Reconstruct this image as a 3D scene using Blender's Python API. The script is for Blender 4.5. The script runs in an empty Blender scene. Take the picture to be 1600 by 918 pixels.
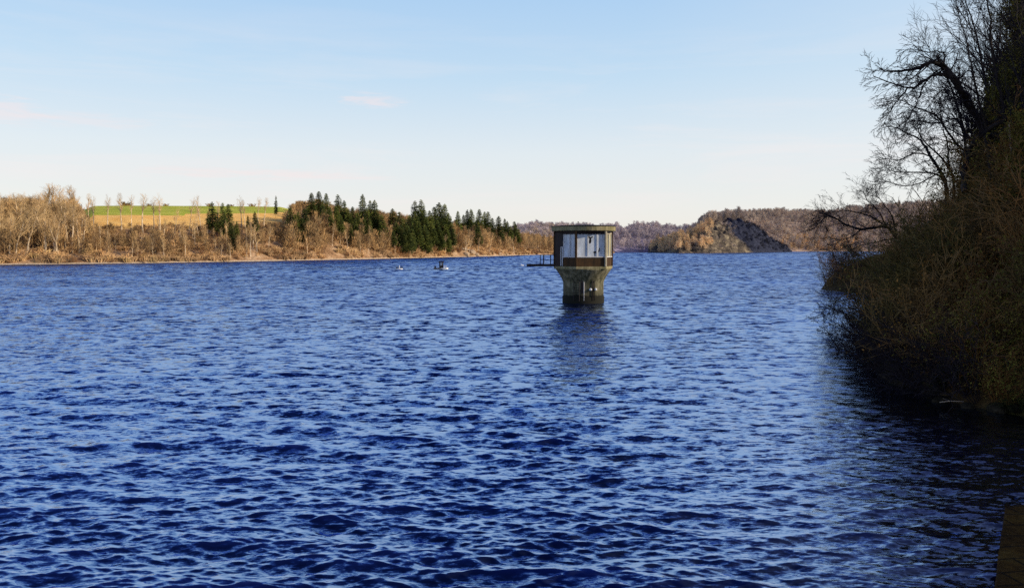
import bpy, math, random
import numpy as np
from math import sin, cos, pi, radians, sqrt
random.seed(7); RN = np.random.default_rng(7)
S = bpy.context.scene
COL = S.collection

# ------------------------------------------------------------------ camera
CH = 6.0; FPX = 1200.0; PITCH = math.atan((459 - 387) / FPX)
cam_d = bpy.data.cameras.new('camera'); cam = bpy.data.objects.new('camera', cam_d); COL.objects.link(cam)
cam.location = (0, 0, CH); cam.rotation_euler = (pi / 2 - PITCH, 0, 0)
cam_d.sensor_width = 36; cam_d.lens = 36 * FPX / 1600; cam_d.clip_end = 12000; cam_d.clip_start = 0.1
S.camera = cam

def ray(px, py):                       # view ray of a photo pixel, scaled so that its depth (y) is 1
    x = (px - 800) / FPX; v = (py - 459) / FPX
    y = cos(PITCH) - v * sin(PITCH); z = -sin(PITCH) - v * cos(PITCH)
    return x / y, z / y
def at(px, py, Y):                     # world point at depth Y
    a, b = ray(px, py); return (a * Y, Y, CH + b * Y)
def on(px, py, z=0.0):                 # world point at height z
    a, b = ray(px, py); Y = (z - CH) / b; return (a * Y, Y, z)
def lerp_tab(tab, x):
    return float(np.interp(x, [t[0] for t in tab], [t[1] for t in tab]))

# ------------------------------------------------------------------ helpers
def tag(o, label=None, cat=None, group=None, kind=None):
    if label: o['label'] = label
    if cat: o['category'] = cat
    if group: o['group'] = group
    if kind: o['kind'] = kind
    return o
def empty(name, loc=(0, 0, 0), rz=0):
    o = bpy.data.objects.new(name, None); COL.objects.link(o); o.location = loc; o.rotation_euler = (0, 0, rz)
    o.empty_display_size = .3
    return o
def link(name, me, parent=None):
    o = bpy.data.objects.new(name, me); COL.objects.link(o); o.parent = parent
    return o
def mesh_np(name, V, F, mat, smooth=False):
    """V (n,3) array, F list of equal-size faces as (m,k) array or a list of tuples"""
    me = bpy.data.meshes.new(name)
    V = np.asarray(V, dtype=np.float32)
    if isinstance(F, np.ndarray):
        m, k = F.shape
        me.vertices.add(len(V)); me.vertices.foreach_set('co', V.ravel())
        me.loops.add(m * k); me.loops.foreach_set('vertex_index', F.astype(np.int32).ravel())
        me.polygons.add(m)
        me.polygons.foreach_set('loop_start', np.arange(0, m * k, k, dtype=np.int32))
        me.update(calc_edges=True)
    else:
        me.from_pydata([tuple(map(float, v)) for v in V], [], F)
    if smooth: me.polygons.foreach_set('use_smooth', [True] * len(me.polygons))
    if mat: me.materials.append(mat)
    me.update()
    return me
def tri_np(F):
    out = []
    for f in F:
        for i in range(1, len(f) - 1): out.append((f[0], f[i], f[i + 1]))
    return np.array(out, dtype=np.int32)

class MB:                              # collects shapes that become ONE mesh
    def __init__(s): s.v = []; s.f = []
    def box(s, c, h, rz=0, tilt=0):
        b = len(s.v); cz, sz = cos(rz), sin(rz)
        for dz in (-1, 1):
            for dx, dy in ((-1, -1), (1, -1), (1, 1), (-1, 1)):
                x, y, z = dx * h[0], dy * h[1], dz * h[2]
                s.v.append((c[0] + x * cz - y * sz, c[1] + x * sz + y * cz, c[2] + z))
        for q in ((0, 3, 2, 1), (4, 5, 6, 7), (0, 1, 5, 4), (1, 2, 6, 5), (2, 3, 7, 6), (3, 0, 4, 7)):
            s.f.append(tuple(b + i for i in q))
        return s
    def tube(s, pts, rad, n=3, cap=False):
        b0 = len(s.v); N = len(pts)
        for i, p in enumerate(pts):
            q = pts[min(i + 1, N - 1)]; o = pts[max(i - 1, 0)]
            dx, dy, dz = q[0] - o[0], q[1] - o[1], q[2] - o[2]
            l = sqrt(dx * dx + dy * dy + dz * dz) or 1; dx /= l; dy /= l; dz /= l
            if abs(dz) < .9: ux, uy, uz = -dy, dx, 0
            else: ux, uy, uz = 0, -dz, dy
            l = sqrt(ux * ux + uy * uy + uz * uz) or 1; ux /= l; uy /= l; uz /= l
            wx, wy, wz = dy * uz - dz * uy, dz * ux - dx * uz, dx * uy - dy * ux
            r = rad[i] if not isinstance(rad, (int, float)) else rad
            for k in range(n):
                a = 2 * pi * k / n; c_, s_ = cos(a) * r, sin(a) * r
                s.v.append((p[0] + ux * c_ + wx * s_, p[1] + uy * c_ + wy * s_, p[2] + uz * c_ + wz * s_))
        for i in range(N - 1):
            for k in range(n):
                a = b0 + i * n + k; b = b0 + i * n + (k + 1) % n
                s.f.append((a, b, b + n, a + n))
        if cap:
            s.f.append(tuple(b0 + k for k in range(n))[::-1]); s.f.append(tuple(b0 + (N - 1) * n + k for k in range(n)))
        return s
    def tri(s, a, b, c):
        i = len(s.v); s.v += [a, b, c]; s.f.append((i, i + 1, i + 2)); return s
    def poly(s, pts):
        i = len(s.v); s.v += list(pts); s.f.append(tuple(range(i, i + len(pts)))); return s
    def prism(s, prof, z0, z1):        # vertical prism of a plan outline (counter-clockwise)
        i = len(s.v); n = len(prof)
        s.v += [(x, y, z0) for x, y in prof] + [(x, y, z1) for x, y in prof]
        for k in range(n): s.f.append((i + k, i + (k + 1) % n, i + n + (k + 1) % n, i + n + k))
        s.f.append(tuple(i + k for k in range(n))[::-1]); s.f.append(tuple(i + n + k for k in range(n)))
        return s
    def lathe(s, prof, n, a0=0, sx=1, sy=1):
        i0 = len(s.v)
        for r, z in prof:
            for k in range(n):
                a = a0 + 2 * pi * k / n; s.v.append((r * cos(a) * sx, r * sin(a) * sy, z))
        for j in range(len(prof) - 1):
            for k in range(n):
                a = i0 + j * n + k; b = i0 + j * n + (k + 1) % n; s.f.append((a, b, b + n, a + n))
        s.f.append(tuple(i0 + k for k in range(n))[::-1]); s.f.append(tuple(i0 + (len(prof) - 1) * n + k for k in range(n)))
        return s
    def mesh(s, name, mat, smooth=False): return mesh_np(name, np.array(s.v), s.f, mat, smooth)
    def build(s, name, mat, parent=None, smooth=False, bevel=0):
        o = link(name, s.mesh(name, mat, smooth), parent)
        if bevel:
            m = o.modifiers.new('bevel', 'BEVEL'); m.width = bevel; m.segments = 2; m.limit_method = 'ANGLE'
        return o
    def arr(s): return np.array(s.v, dtype=np.float32), tri_np(s.f)

def merged(name, temps, places, mat, parent=None):
    """one mesh out of many transformed templates; place = (template index, x, y, z, scale xy, scale z, rot)"""
    Vs, Fs, off = [], [], 0
    for ti, x, y, z, sx, sz, r in places:
        V, F = temps[ti]; c, s_ = cos(r), sin(r)
        W = np.empty_like(V)
        W[:, 0] = (V[:, 0] * c - V[:, 1] * s_) * sx + x; W[:, 1] = (V[:, 0] * s_ + V[:, 1] * c) * sx + y; W[:, 2] = V[:, 2] * sz + z
        Vs.append(W); Fs.append(F + off); off += len(V)
    return link(name, mesh_np(name, np.concatenate(Vs), np.concatenate(Fs), mat), parent)

# value noise in numpy
_P = RN.random((256, 256))
def vnoise(x, y):
    x = np.asarray(x, dtype=float); y = np.asarray(y, dtype=float)
    xi = np.floor(x).astype(int); yi = np.floor(y).astype(int); fx = x - xi; fy = y - yi
    fx = fx * fx * (3 - 2 * fx); fy = fy * fy * (3 - 2 * fy)
    g = lambda a, b: _P[a % 256, b % 256]
    return (g(xi, yi) * (1 - fx) + g(xi + 1, yi) * fx) * (1 - fy) + (g(xi, yi + 1) * (1 - fx) + g(xi + 1, yi + 1) * fx) * fy
def fbm(x, y, o=4):
    r = 0; a = .5
    for i in range(o): r = r + a * (vnoise(x * 2 ** i + 17 * i, y * 2 ** i + 31 * i) - .5); a *= .5
    return r

# ------------------------------------------------------------------ materials
def lin(r, g, b):
    f = lambda c: c / 12.92 if c <= .04045 else ((c + .055) / 1.055) ** 2.4
    return (f(r / 255), f(g / 255), f(b / 255), 1)
class NT:
    def __init__(s, name):
        s.m = bpy.data.materials.new(name); s.m.use_nodes = True; s.t = s.m.node_tree; s.n = s.t.nodes
        s.bsdf = s.n['Principled BSDF']
    def add(s, t, **k):
        n = s.n.new(t)
        for a, b in k.items(): setattr(n, a, b)
        return n
    def l(s, a, b): s.t.links.new(a, b)
    def coord(s, which='Object', scale=(1, 1, 1)):
        mp = s.add('ShaderNodeMapping'); mp.inputs['Scale'].default_value = scale
        if which == 'Position':
            g = s.add('ShaderNodeNewGeometry'); s.l(g.outputs['Position'], mp.inputs[0])
        else:
            g = s.add('ShaderNodeTexCoord'); s.l(g.outputs[which], mp.inputs[0])
        return mp.outputs[0]
    def noise(s, vec, scale, detail=4, rough=.6, dist=0):
        n = s.add('ShaderNodeTexNoise'); n.inputs['Scale'].default_value = scale; n.inputs['Detail'].default_value = detail
        n.inputs['Roughness'].default_value = rough; n.inputs['Distortion'].default_value = dist
        s.l(vec, n.inputs['Vector']); return n.outputs['Fac']
    def ramp(s, fac, stops, interp='LINEAR'):
        r = s.add('ShaderNodeValToRGB'); r.color_ramp.interpolation = interp; e = r.color_ramp.elements
        while len(e) < len(stops): e.new(.5)
        for i, (p, c) in enumerate(stops):
            e[i].position = p; e[i].color = c if len(c) == 4 else (*c, 1)
        s.l(fac, r.inputs[0]); return r.outputs[0]
    def mix(s, fac, a, b, mode='MIX'):
        m = s.add('ShaderNodeMix', data_type='RGBA', blend_type=mode)
        for v, i in ((fac, 0), (a, 6), (b, 7)):
            if isinstance(v, (int, float)): m.inputs[i].default_value = v
            elif isinstance(v, tuple): m.inputs[i].default_value = v if len(v) == 4 else (*v, 1)
            else: s.l(v, m.inputs[i])
        return m.outputs[2]
    def math(s, op, a, b=0.0, c=None):
        m = s.add('ShaderNodeMath', operation=op)
        for i, v in enumerate((a, b, c)):
            if v is None: continue
            if isinstance(v, (int, float)): m.inputs[i].default_value = v
            else: s.l(v, m.inputs[i])
        return m.outputs[0]
    def bump(s, h, strength=.5, dist=.05, normal=None):
        b = s.add('ShaderNodeBump'); b.inputs['Strength'].default_value = strength; b.inputs['Distance'].default_value = dist
        s.l(h, b.inputs['Height'])
        if normal is not None: s.l(normal, b.inputs['Normal'])
        return b.outputs[0]
    def done(s, color=None, rough=.8, normal=None, spec=.3, metal=0):
        if color is not None:
            if isinstance(color, tuple): s.bsdf.inputs['Base Color'].default_value = color if len(color) == 4 else (*color, 1)
            else: s.l(color, s.bsdf.inputs['Base Color'])
        s.bsdf.inputs['Roughness'].default_value = rough; s.bsdf.inputs['Specular IOR Level'].default_value = spec
        s.bsdf.inputs['Metallic'].default_value = metal
        if normal is not None: s.l(normal, s.bsdf.inputs['Normal'])
        return s.m

def plant_mat(name, a, b, c=None, scale=.6, rand=.5, rough=.85, scale2=.08):
    """foliage or bark: colour varies with place and from one plant to the next"""
    t = NT(name); v = t.coord('Position')
    stops = [(.3, a), (.68, b)] if c is None else [(.28, a), (.5, b), (.72, c)]
    base = t.ramp(t.noise(v, scale, 3), stops)
    big = t.ramp(t.noise(v, scale2, 2), [(.3, (.72, .72, .74)), (.7, (1.25, 1.2, 1.12))])
    col = t.mix(1.0, base, big, 'MULTIPLY')
    oi = t.add('ShaderNodeObjectInfo')
    rv = t.ramp(oi.outputs['Random'], [(0, (1 - rand * .6,) * 3), (1, (1 + rand * .6, 1 + rand * .5, 1 + rand * .3))])
    col = t.mix(1.0, col, rv, 'MULTIPLY')
    return t.done(col, rough, spec=.15)

M = {}
M['twig_gold'] = plant_mat('sunlit bare twigs', (.24, .16, .08), (.62, .44, .22), (.46, .29, .14), scale=.3)
M['wood_back'] = plant_mat('deeper woodland', (.06, .045, .022), (.38, .25, .12), (.24, .15, .07), scale=.3)  # twig colour darkened, painting in shade deeper in the wood
M['scrub_shade'] = plant_mat('dark scrub', (.015, .016, .03), (.06, .055, .07), scale=.2, rand=0)  # scrub darkened and blued for the headland's painted shadow
M['trunk_gold'] = plant_mat('pale bark', (.30, .22, .14), (.86, .70, .50), rand=.6)
M['conifer'] = plant_mat('spruce needles', (.02, .034, .014), (.075, .10, .022), (.19, .20, .045), scale=.35, rand=.8)
M['conifer_light'] = plant_mat('lighter spruce needles', (.03, .05, .015), (.12, .15, .03), (.22, .23, .05), scale=.35, rand=.8)
M['conifer_trunk'] = plant_mat('spruce bark', (.10, .06, .035), (.22, .14, .08))
M['undergrowth'] = plant_mat('dry undergrowth', (.13, .08, .04), (.58, .37, .19), (.42, .30, .13), scale=.22, scale2=.05)
M['far_wood'] = plant_mat('woodland of the far shore', (.38, .30, .25), (.50, .40, .32), (.44, .35, .28), scale=.07, rand=0, scale2=.012)  # haze of distance washed into this brown
M['far_wood_blue'] = plant_mat('hazy woodland', (.37, .31, .33), (.48, .41, .42), (.43, .36, .38), scale=.07, rand=0, scale2=.012)  # stronger mauve haze put into the colour
M['far_wood_gold'] = plant_mat('golden woodland edge', (.45, .31, .17), (.85, .60, .33), (.65, .42, .25), scale=.07, rand=0, scale2=.02)  # golden tone for the trees along shore and hill foot
M['near_bark'] = plant_mat('dark bark', (.012, .010, .012), (.035, .028, .024), scale=3, rand=.5)  # very dark bark of the near trees
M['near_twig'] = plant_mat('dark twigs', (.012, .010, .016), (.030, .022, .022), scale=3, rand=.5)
M['brush_twig'] = plant_mat('brown brush twigs', (.068, .042, .018), (.185, .112, .042), (.11, .07, .026), scale=.9, rand=.8)
M['olive_leaf'] = plant_mat('olive leaves', (.04, .048, .008), (.14, .125, .02), (.10, .07, .018), scale=.8, rand=.8)
M['brown_leaf'] = plant_mat('withered brown leaves', (.09, .045, .013), (.26, .14, .035), (.16, .08, .02), scale=.8, rand=.8)
M['gold_leaf'] = plant_mat('yellow withered leaves', (.16, .09, .02), (.5, .32, .08), scale=1.4, rand=.3)
M['birch'] = plant_mat('pale dead wood', (.13, .10, .075), (.34, .27, .2), scale=2)
M['grass_tuft'] = plant_mat('shore grass', (.025, .035, .008), (.075, .08, .022), scale=2)

def ground_mat(name, stops, scale=.15, b=.4):
    t = NT(name); v = t.coord('Position'); n1 = t.noise(v, scale, 6, .7); n2 = t.noise(v, scale * 9, 4, .7)
    c = t.ramp(n1, stops); c = t.mix(1.0, c, t.ramp(n2, [(.25, (.55,) * 3), (.75, (1.4,) * 3)]), 'MULTIPLY')
    return t.done(c, .95, t.bump(n2, .8, b), spec=.1)
M['bank_ground'] = ground_mat('rust brown leaf litter', [(.3, (.16, .075, .03)), (.5, (.42, .22, .09)), (.72, (.55, .36, .19))])
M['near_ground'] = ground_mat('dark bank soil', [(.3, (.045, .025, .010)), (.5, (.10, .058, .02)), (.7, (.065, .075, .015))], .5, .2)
M['hill_ground'] = ground_mat('hillside litter', [(.3, (.24, .17, .14)), (.7, (.45, .32, .24))], .05)
M['hill_ground_blue'] = ground_mat('hazy hillside', [(.3, (.24, .20, .28)), (.7, (.40, .33, .40))], .05)  # mauve distance haze put into the ground colour
# ------------------------------------------------------------------ world and sun
SUN_EL, SUN_AZ = radians(21), radians(96)      # azimuth to the right of the view direction (+Y)
sd = bpy.data.lights.new('sun', 'SUN'); sd.energy = 4.9; sd.angle = radians(.5); sd.color = (1, .87, .68)
so = bpy.data.objects.new('sun', sd); COL.objects.link(so)
from mathutils import Vector
sv = Vector((sin(SUN_AZ) * cos(SUN_EL), cos(SUN_AZ) * cos(SUN_EL), sin(SUN_EL)))
so.rotation_euler = sv.to_track_quat('Z', 'Y').to_euler()
w = bpy.data.worlds.new('World'); S.world = w; w.use_nodes = True
wt = w.node_tree; bg = wt.nodes['Background']; bg.inputs[1].default_value = .1
sky = wt.nodes.new('ShaderNodeTexSky'); sky.sky_type = 'NISHITA'; sky.sun_disc = False
sky.sun_elevation = SUN_EL; sky.sun_rotation = SUN_AZ; sky.air_density = 1; sky.dust_density = .6; sky.ozone_density = 2
W_ = NT.__new__(NT); W_.t = wt; W_.n = wt.nodes
tc = W_.add('ShaderNodeTexCoord'); sp = W_.add('ShaderNodeSeparateXYZ'); W_.l(tc.outputs['Generated'], sp.inputs[0])
k = 10.0
def sc_(c): return tuple(x * k for x in c[:3]) + (1,)
sky_ramp = W_.ramp(sp.outputs[2], [(0, (.98, .93, .86)), (.05, (.95, .94, .91)), (.12, (.86, .925, .965)), (.21, (.63, .825, 1.0)),
                                   (.36, (.40, .66, 1.0)), (.52, (.11, .26, .80)), (.72, (.03, .09, .48)), (1, (.015, .06, .36))])
dt = W_.add('ShaderNodeVectorMath', operation='DOT_PRODUCT'); W_.l(tc.outputs['Generated'], dt.inputs[0]); dt.inputs[1].default_value = (sin(SUN_AZ), cos(SUN_AZ), 0)
glow = W_.ramp(dt.outputs['Value'], [(.05, (0,) * 3), (.8, (.55,) * 3)])
sky_ramp = W_.mix(glow, sky_ramp, (.93, .95, .95, 1))
up = W_.mix(1.0, sky_ramp, (k, k, k, 1), 'MULTIPLY')
base = W_.mix(.82, sky.outputs[0], up)
# thin clouds: low veils and two small rosy wisps
mpn = W_.add('ShaderNodeMapping'); mpn.inputs['Scale'].default_value = (1.2, 1.2, 12); W_.l(tc.outputs['Generated'], mpn.inputs[0])
veil = W_.noise(mpn.outputs[0], 2.2, 6, .6, .4)
veilm = W_.math('MULTIPLY', W_.ramp(veil, [(.47, (0, 0, 0)), (.75, (1, 1, 1))]),
                W_.ramp(sp.outputs[2], [(.02, (.6, .6, .6)), (.15, (.5, .5, .5)), (.3, (0, 0, 0))]))
base = W_.mix(veilm, base, (9.3, 8.5, 8.4, 1))
wn = W_.noise(mpn.outputs[0], 9, 5, .7, .6)
for px, py, wx, wz, amt in ((585, 156, .050, .011, .45), (5, 172, .045, .016, .42), (415, 272, .14, .010, .45), (150, 188, .07, .010, .25)):
    a, b = ray(px, py); v = Vector((a, 1, b)).normalized()
    sb = W_.add('ShaderNodeVectorMath', operation='SUBTRACT'); W_.l(tc.outputs['Generated'], sb.inputs[0]); sb.inputs[1].default_value = v
    ml = W_.add('ShaderNodeVectorMath', operation='MULTIPLY'); W_.l(sb.outputs[0], ml.inputs[0]); ml.inputs[1].default_value = (1 / wx, 1 / wx, 1 / wz)
    ln = W_.add('ShaderNodeVectorMath', operation='LENGTH'); W_.l(ml.outputs[0], ln.inputs[0])
    d = W_.math('SUBTRACT', 1.0, ln.outputs['Value']); d = W_.math('ADD', d, W_.math('MULTIPLY', W_.math('SUBTRACT', wn, .5), 3.2))
    d = W_.math('MULTIPLY', W_.ramp(d, [(0, (0, 0, 0)), (1, (1, 1, 1))], 'EASE'), amt)
    base = W_.mix(d, base, (9.6, 8.0, 7.9, 1))
wt.links.new(base, bg.inputs[0])

# ------------------------------------------------------------------ water
def build_water():
    rows = [2.5]
    while rows[-1] < 7000:
        Y = rows[-1]
        if Y < 150: d = max(.028, Y * Y / 4608 * .85)
        else: d = Y * Y / 4608 * .85 if Y < 400 else Y * .08
        rows.append(Y + d)
    rows = np.array(rows); nr = len(rows); nc = 1150
    dY = np.gradient(rows)
    u = np.linspace(-1, 1, nc)
    X = u[None, :] * (rows[:, None] * .86 + 3.5); Y = np.repeat(rows[:, None], nc, 1)
    dX = (rows * .86 + 3.5) * 2 / nc
    H = np.zeros_like(X); DX = np.zeros_like(X); DY = np.zeros_like(X)
    g = np.random.default_rng(11)
    waves = []
    for i in range(84):
        lam = .14 * (3.0 / .14) ** (i / 83) * g.uniform(.9, 1.1)
        th = g.normal(0, .38) + .15
        slope = .043 * (1.3 if lam < .6 else 1.0 if lam < 1.2 else .58)
        waves.append((lam, th, slope, g.uniform(0, 2 * pi)))
    sp_ = np.maximum(dY, dX)
    # patches of stronger and weaker ripples
    gust = .82 + 1.3 * fbm(X / 9 + 5, Y / 16 + 3, 3)
    gust = np.clip(gust, .45, 1.35)
    SHW = [(-40, 40), (14, 30), (20, 26), (24.5, 21.5), (27, 18.2), (29.5, 16.9), (43, 19.3), (57, 25), (80, 35), (218, 93), (1300, 650), (9000, 4500)]
    dsh = np.interp(rows, [a for a, _ in SHW], [b_ for _, b_ in SHW])[:, None] - X
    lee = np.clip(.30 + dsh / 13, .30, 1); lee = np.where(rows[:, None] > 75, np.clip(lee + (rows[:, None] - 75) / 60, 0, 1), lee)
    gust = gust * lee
    for lam, th, slope, ph in waves:
        wgt = np.clip((lam / sp_ - 2.2) / 2.0, 0, 1)
        r = np.nonzero(wgt > .001)[0]
        if len(r) == 0: continue
        r1 = r[-1] + 1; kk = 2 * pi / lam; a = slope / kk
        kx, ky = kk * sin(th), kk * cos(th)
        A = kx * X[:r1] + ky * Y[:r1] + ph
        # slight phase wander breaks long straight crests
        wa = wgt[:r1, None] * a
        sA = np.sin(A); cA = np.cos(A)
        H[:r1] += wa * cA; DX[:r1] -= wa * sA * sin(th) * 1.0; DY[:r1] -= wa * sA * cos(th) * 1.0
    H *= gust; DX *= gust; DY *= gust
    V = np.stack([X + DX, Y + DY, H], -1).reshape(-1, 3).astype(np.float32)
    i = np.arange(nr - 1)[:, None] * nc + np.arange(nc - 1)[None, :]
    F = np.stack([i, i + 1, i + nc + 1, i + nc], -1).reshape(-1, 4)
    t = NT('lake water')
    v = t.coord('Position', (1, 1, 1))
    g_ = t.add('ShaderNodeNewGeometry'); sp3 = t.add('ShaderNodeSeparateXYZ'); t.l(g_.outputs['Position'], sp3.inputs[0])
    far = t.add('ShaderNodeAttribute', attribute_name='far').outputs['Fac']        # log2 of the distance from the dam in metres
    patch = t.ramp(t.noise(t.coord('Position', (.3, 1, 1)), .03, 4, .6), [(.34, (.55,) * 3), (.60, (1.3,) * 3)])
    streak = t.ramp(t.noise(t.coord('Position', (.12, 1, 1)), .06, 3, .55, .5), [(.60, (1,) * 3), (.68, (.45,) * 3), (.76, (1,) * 3)])
    patch = t.math('MULTIPLY', patch, streak)
    bands = ((5.0, 14.0, 2.0, 4.4, .50), (2.5, 7.5, 3.9, 5.5, .62), (1.3, 2.6, 5.0, 6.9, 1.15), (.75, .75, 6.1, 8.1, 1.35), (.50, .16, 7.6, 9.9, 1.25), (.2, .035, 9.4, 14, 1.1))
    tot = None
    for i, (fx, fy, d0, d1, amp) in enumerate(bands):
        n = t.add('ShaderNodeTexNoise'); n.inputs['Scale'].default_value = 1; n.inputs['Detail'].default_value = 4.5; n.inputs['Roughness'].default_value = .68
        n.inputs['Distortion'].default_value = .25
        t.l(t.coord('Position', (fx, fy, 1)), n.inputs['Vector'])
        w_ = t.ramp(t.math('DIVIDE', far, 14), [(max(0, d0 - .9) / 14, (0,) * 3), (d0 / 14 + .01, (1,) * 3), (d1 / 14, (1,) * 3), (min(14, d1 + .9) / 14, (0 if i < 5 else 1,) * 3)]) if i else t.ramp(t.math('DIVIDE', far, 14), [(d1 / 14, (.8,) * 3), ((d1 + .9) / 14, (0,) * 3)])
        a_ = t.math('MULTIPLY', t.math('MULTIPLY', w_, amp), patch)
        sb = t.add('ShaderNodeVectorMath', operation='SUBTRACT'); t.l(n.outputs['Color'], sb.inputs[0]); sb.inputs[1].default_value = (.5, .5, .5)
        ml = t.add('ShaderNodeVectorMath', operation='SCALE'); t.l(sb.outputs[0], ml.inputs[0]); t.l(a_, ml.inputs['Scale'])
        if tot is None: tot = ml.outputs[0]
        else:
            ad = t.add('ShaderNodeVectorMath', operation='ADD'); t.l(tot, ad.inputs[0]); t.l(ml.outputs[0], ad.inputs[1]); tot = ad.outputs[0]
    fl = t.add('ShaderNodeVectorMath', operation='MULTIPLY'); t.l(tot, fl.inputs[0]); fl.inputs[1].default_value = (1.0, 3.0, 0)
    # from far off mostly the wave faces turned to the shore are seen
    lean = t.math('MULTIPLY', t.ramp(t.math('DIVIDE', far, 14), [(.36, (0,) * 3), (.58, (1,) * 3)]), -.25)
    leen = t.add('ShaderNodeAttribute', attribute_name='lee').outputs['Fac']
    fl2 = t.add('ShaderNodeVectorMath', operation='SCALE'); t.l(fl.outputs[0], fl2.inputs[0]); t.l(leen, fl2.inputs['Scale']); fl = fl2
    cx = t.add('ShaderNodeCombineXYZ'); t.l(lean, cx.inputs[1])
    ad = t.add('ShaderNodeVectorMath', operation='ADD'); t.l(fl.outputs[0], ad.inputs[0]); t.l(cx.outputs[0], ad.inputs[1])
    ad2 = t.add('ShaderNodeVectorMath', operation='ADD'); t.l(ad.outputs[0], ad2.inputs[0]); t.l(g_.outputs['Normal'], ad2.inputs[1])
    # waves hide their own lee faces at a low angle
    sx_ = t.add('ShaderNodeSeparateXYZ'); t.l(ad2.outputs[0], sx_.inputs[0])
    ymin = t.math('SMOOTH_MIN', sx_.outputs[1], t.add('ShaderNodeAttribute', attribute_name='lim').outputs['Fac'], .07)
    cy_ = t.add('ShaderNodeCombineXYZ'); t.l(sx_.outputs[0], cy_.inputs[0]); t.l(ymin, cy_.inputs[1]); t.l(sx_.outputs[2], cy_.inputs[2]); ad2 = cy_
    nm = t.add('ShaderNodeVectorMath', operation='NORMALIZE'); t.l(ad2.outputs[0], nm.inputs[0])
    hz = t.math('MULTIPLY', t.math('ADD', sp3.outputs[2], .12), 3.2)
    c = t.ramp(hz, [(.22, (.0006, .001, .003)), (.40, (.0015, .003, .020)), (.6, (.003, .006, .045)), (.95, (.014, .028, .14))])  # lighter crests paint in light scattered through thin water
    c = t.mix(t.ramp(leen, [(.5, (0,) * 3), (1, (1,) * 3)]), (.007, .005, .005), c)  # near the bank its dark reflection is painted into the body colour
    m = t.m
    df = t.add('ShaderNodeBsdfDiffuse'); t.l(c, df.inputs['Color'])
    gl = t.add('ShaderNodeBsdfGlossy'); gl.inputs['Roughness'].default_value = .07; gl.inputs['Color'].default_value = (.50, .64, .93, 1); t.l(nm.outputs[0], gl.inputs['Normal'])
    fn = t.add('ShaderNodeFresnel'); fn.inputs['IOR'].default_value = 1.75; t.l(nm.outputs[0], fn.inputs['Normal'])
    ms = t.add('ShaderNodeMixShader'); t.l(t.ramp(fn.outputs[0], [(.05, (.0,) * 3), (.10, (.10,) * 3), (.17, (.42,) * 3), (.30, (.74,) * 3), (.55, (.74,) * 3), (1, (.62,) * 3)]), ms.inputs[0]); t.l(df.outputs[0], ms.inputs[1]); t.l(gl.outputs[0], ms.inputs[2])
    t.l(ms.outputs[0], t.n['Material Output'].inputs[0]); t.n.remove(t.bsdf)
    me = mesh_np('lake_water', V, F, m, True)
    fa = np.repeat(np.log2(rows)[:, None], nc, 1).ravel().astype(np.float32)
    a = me.attributes.new('far', 'FLOAT', 'POINT'); a.data.foreach_set('value', fa)
    a = me.attributes.new('lim', 'FLOAT', 'POINT'); a.data.foreach_set('value', np.repeat((3.0 / rows - .085)[:, None], nc, 1).ravel().astype(np.float32))
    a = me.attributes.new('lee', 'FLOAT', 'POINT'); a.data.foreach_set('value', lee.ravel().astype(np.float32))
    o = link('lake_water', me); tag(o, 'wind rippled dark blue lake water', None, None, 'structure'); o['label'] = 'wind rippled dark blue lake water'
build_water()
# lake bed / ground sheet below everything, reaching the horizon
g_ = MB(); g_.poly([(-9000, -60, -3.0), (9000, -60, -3.0), (9000, 11000, -3.0), (-9000, 11000, -3.0)])
tag(g_.build('ground', M['near_ground']), 'dark lake bed and ground sheet', None, None, 'structure')

# ------------------------------------------------------------------ plant templates
def rv(s=1): return (random.gauss(0, s), random.gauss(0, s), random.gauss(0, s))
def nrmz(d):
    l = sqrt(d[0] ** 2 + d[1] ** 2 + d[2] ** 2) or 1; return (d[0] / l, d[1] / l, d[2] / l)
def grow(T, C, p, d, L, r, lvl, cfg):
    """T trunk mesh builder, C crown mesh builder; cfg per level: (segments, jitter, up, children, spread, len ratio, start)"""
    n, jit, upw, ch, spread, lr, st = cfg[lvl]
    pts = [p]; rad = [r]; dirs = [d]
    for i in range(n):
        d = nrmz((d[0] + random.gauss(0, jit), d[1] + random.gauss(0, jit), d[2] + random.gauss(0, jit) + upw))
        p = (p[0] + d[0] * L / n, p[1] + d[1] * L / n, p[2] + d[2] * L / n)
        pts.append(p); dirs.append(d); rad.append(r * (1 - .8 * (i + 1) / n))
    last = lvl == len(cfg) - 1
    tgt = T if lvl == 0 else C
    if last and cfg[-1][0] == 1:
        w_ = r; q = nrmz(rv()); tgt.tri((pts[0][0] - q[0] * w_, pts[0][1] - q[1] * w_, pts[0][2] - q[2] * w_),
                                       (pts[0][0] + q[0] * w_, pts[0][1] + q[1] * w_, pts[0][2] + q[2] * w_), pts[-1])
    else: tgt.tube(pts, rad, 6 if lvl == 0 else 3)
    if last: return
    for k_ in range(ch):
        f = st + (1 - st) * (k_ + random.random()) / ch
        x = f * n; i = min(int(x), n - 1); fr = x - i
        q = tuple(pts[i][j] * (1 - fr) + pts[i + 1][j] * fr for j in range(3))
        dd = dirs[i]; s = nrmz(rv()); dot = sum(dd[j] * s[j] for j in range(3))
        s = nrmz(tuple(s[j] - dd[j] * dot for j in range(3)))
        sp2 = spread * random.uniform(.7, 1.3)
        nd = nrmz(tuple(dd[j] * cos(sp2) + s[j] * sin(sp2) for j in range(3)))
        rr = max(r * (1 - .8 * f) * .62, .012)
        grow(T, C, q, nd, L * lr * (1.15 - .55 * f) * random.uniform(.75, 1.2), rr, lvl + 1, cfg)

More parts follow.
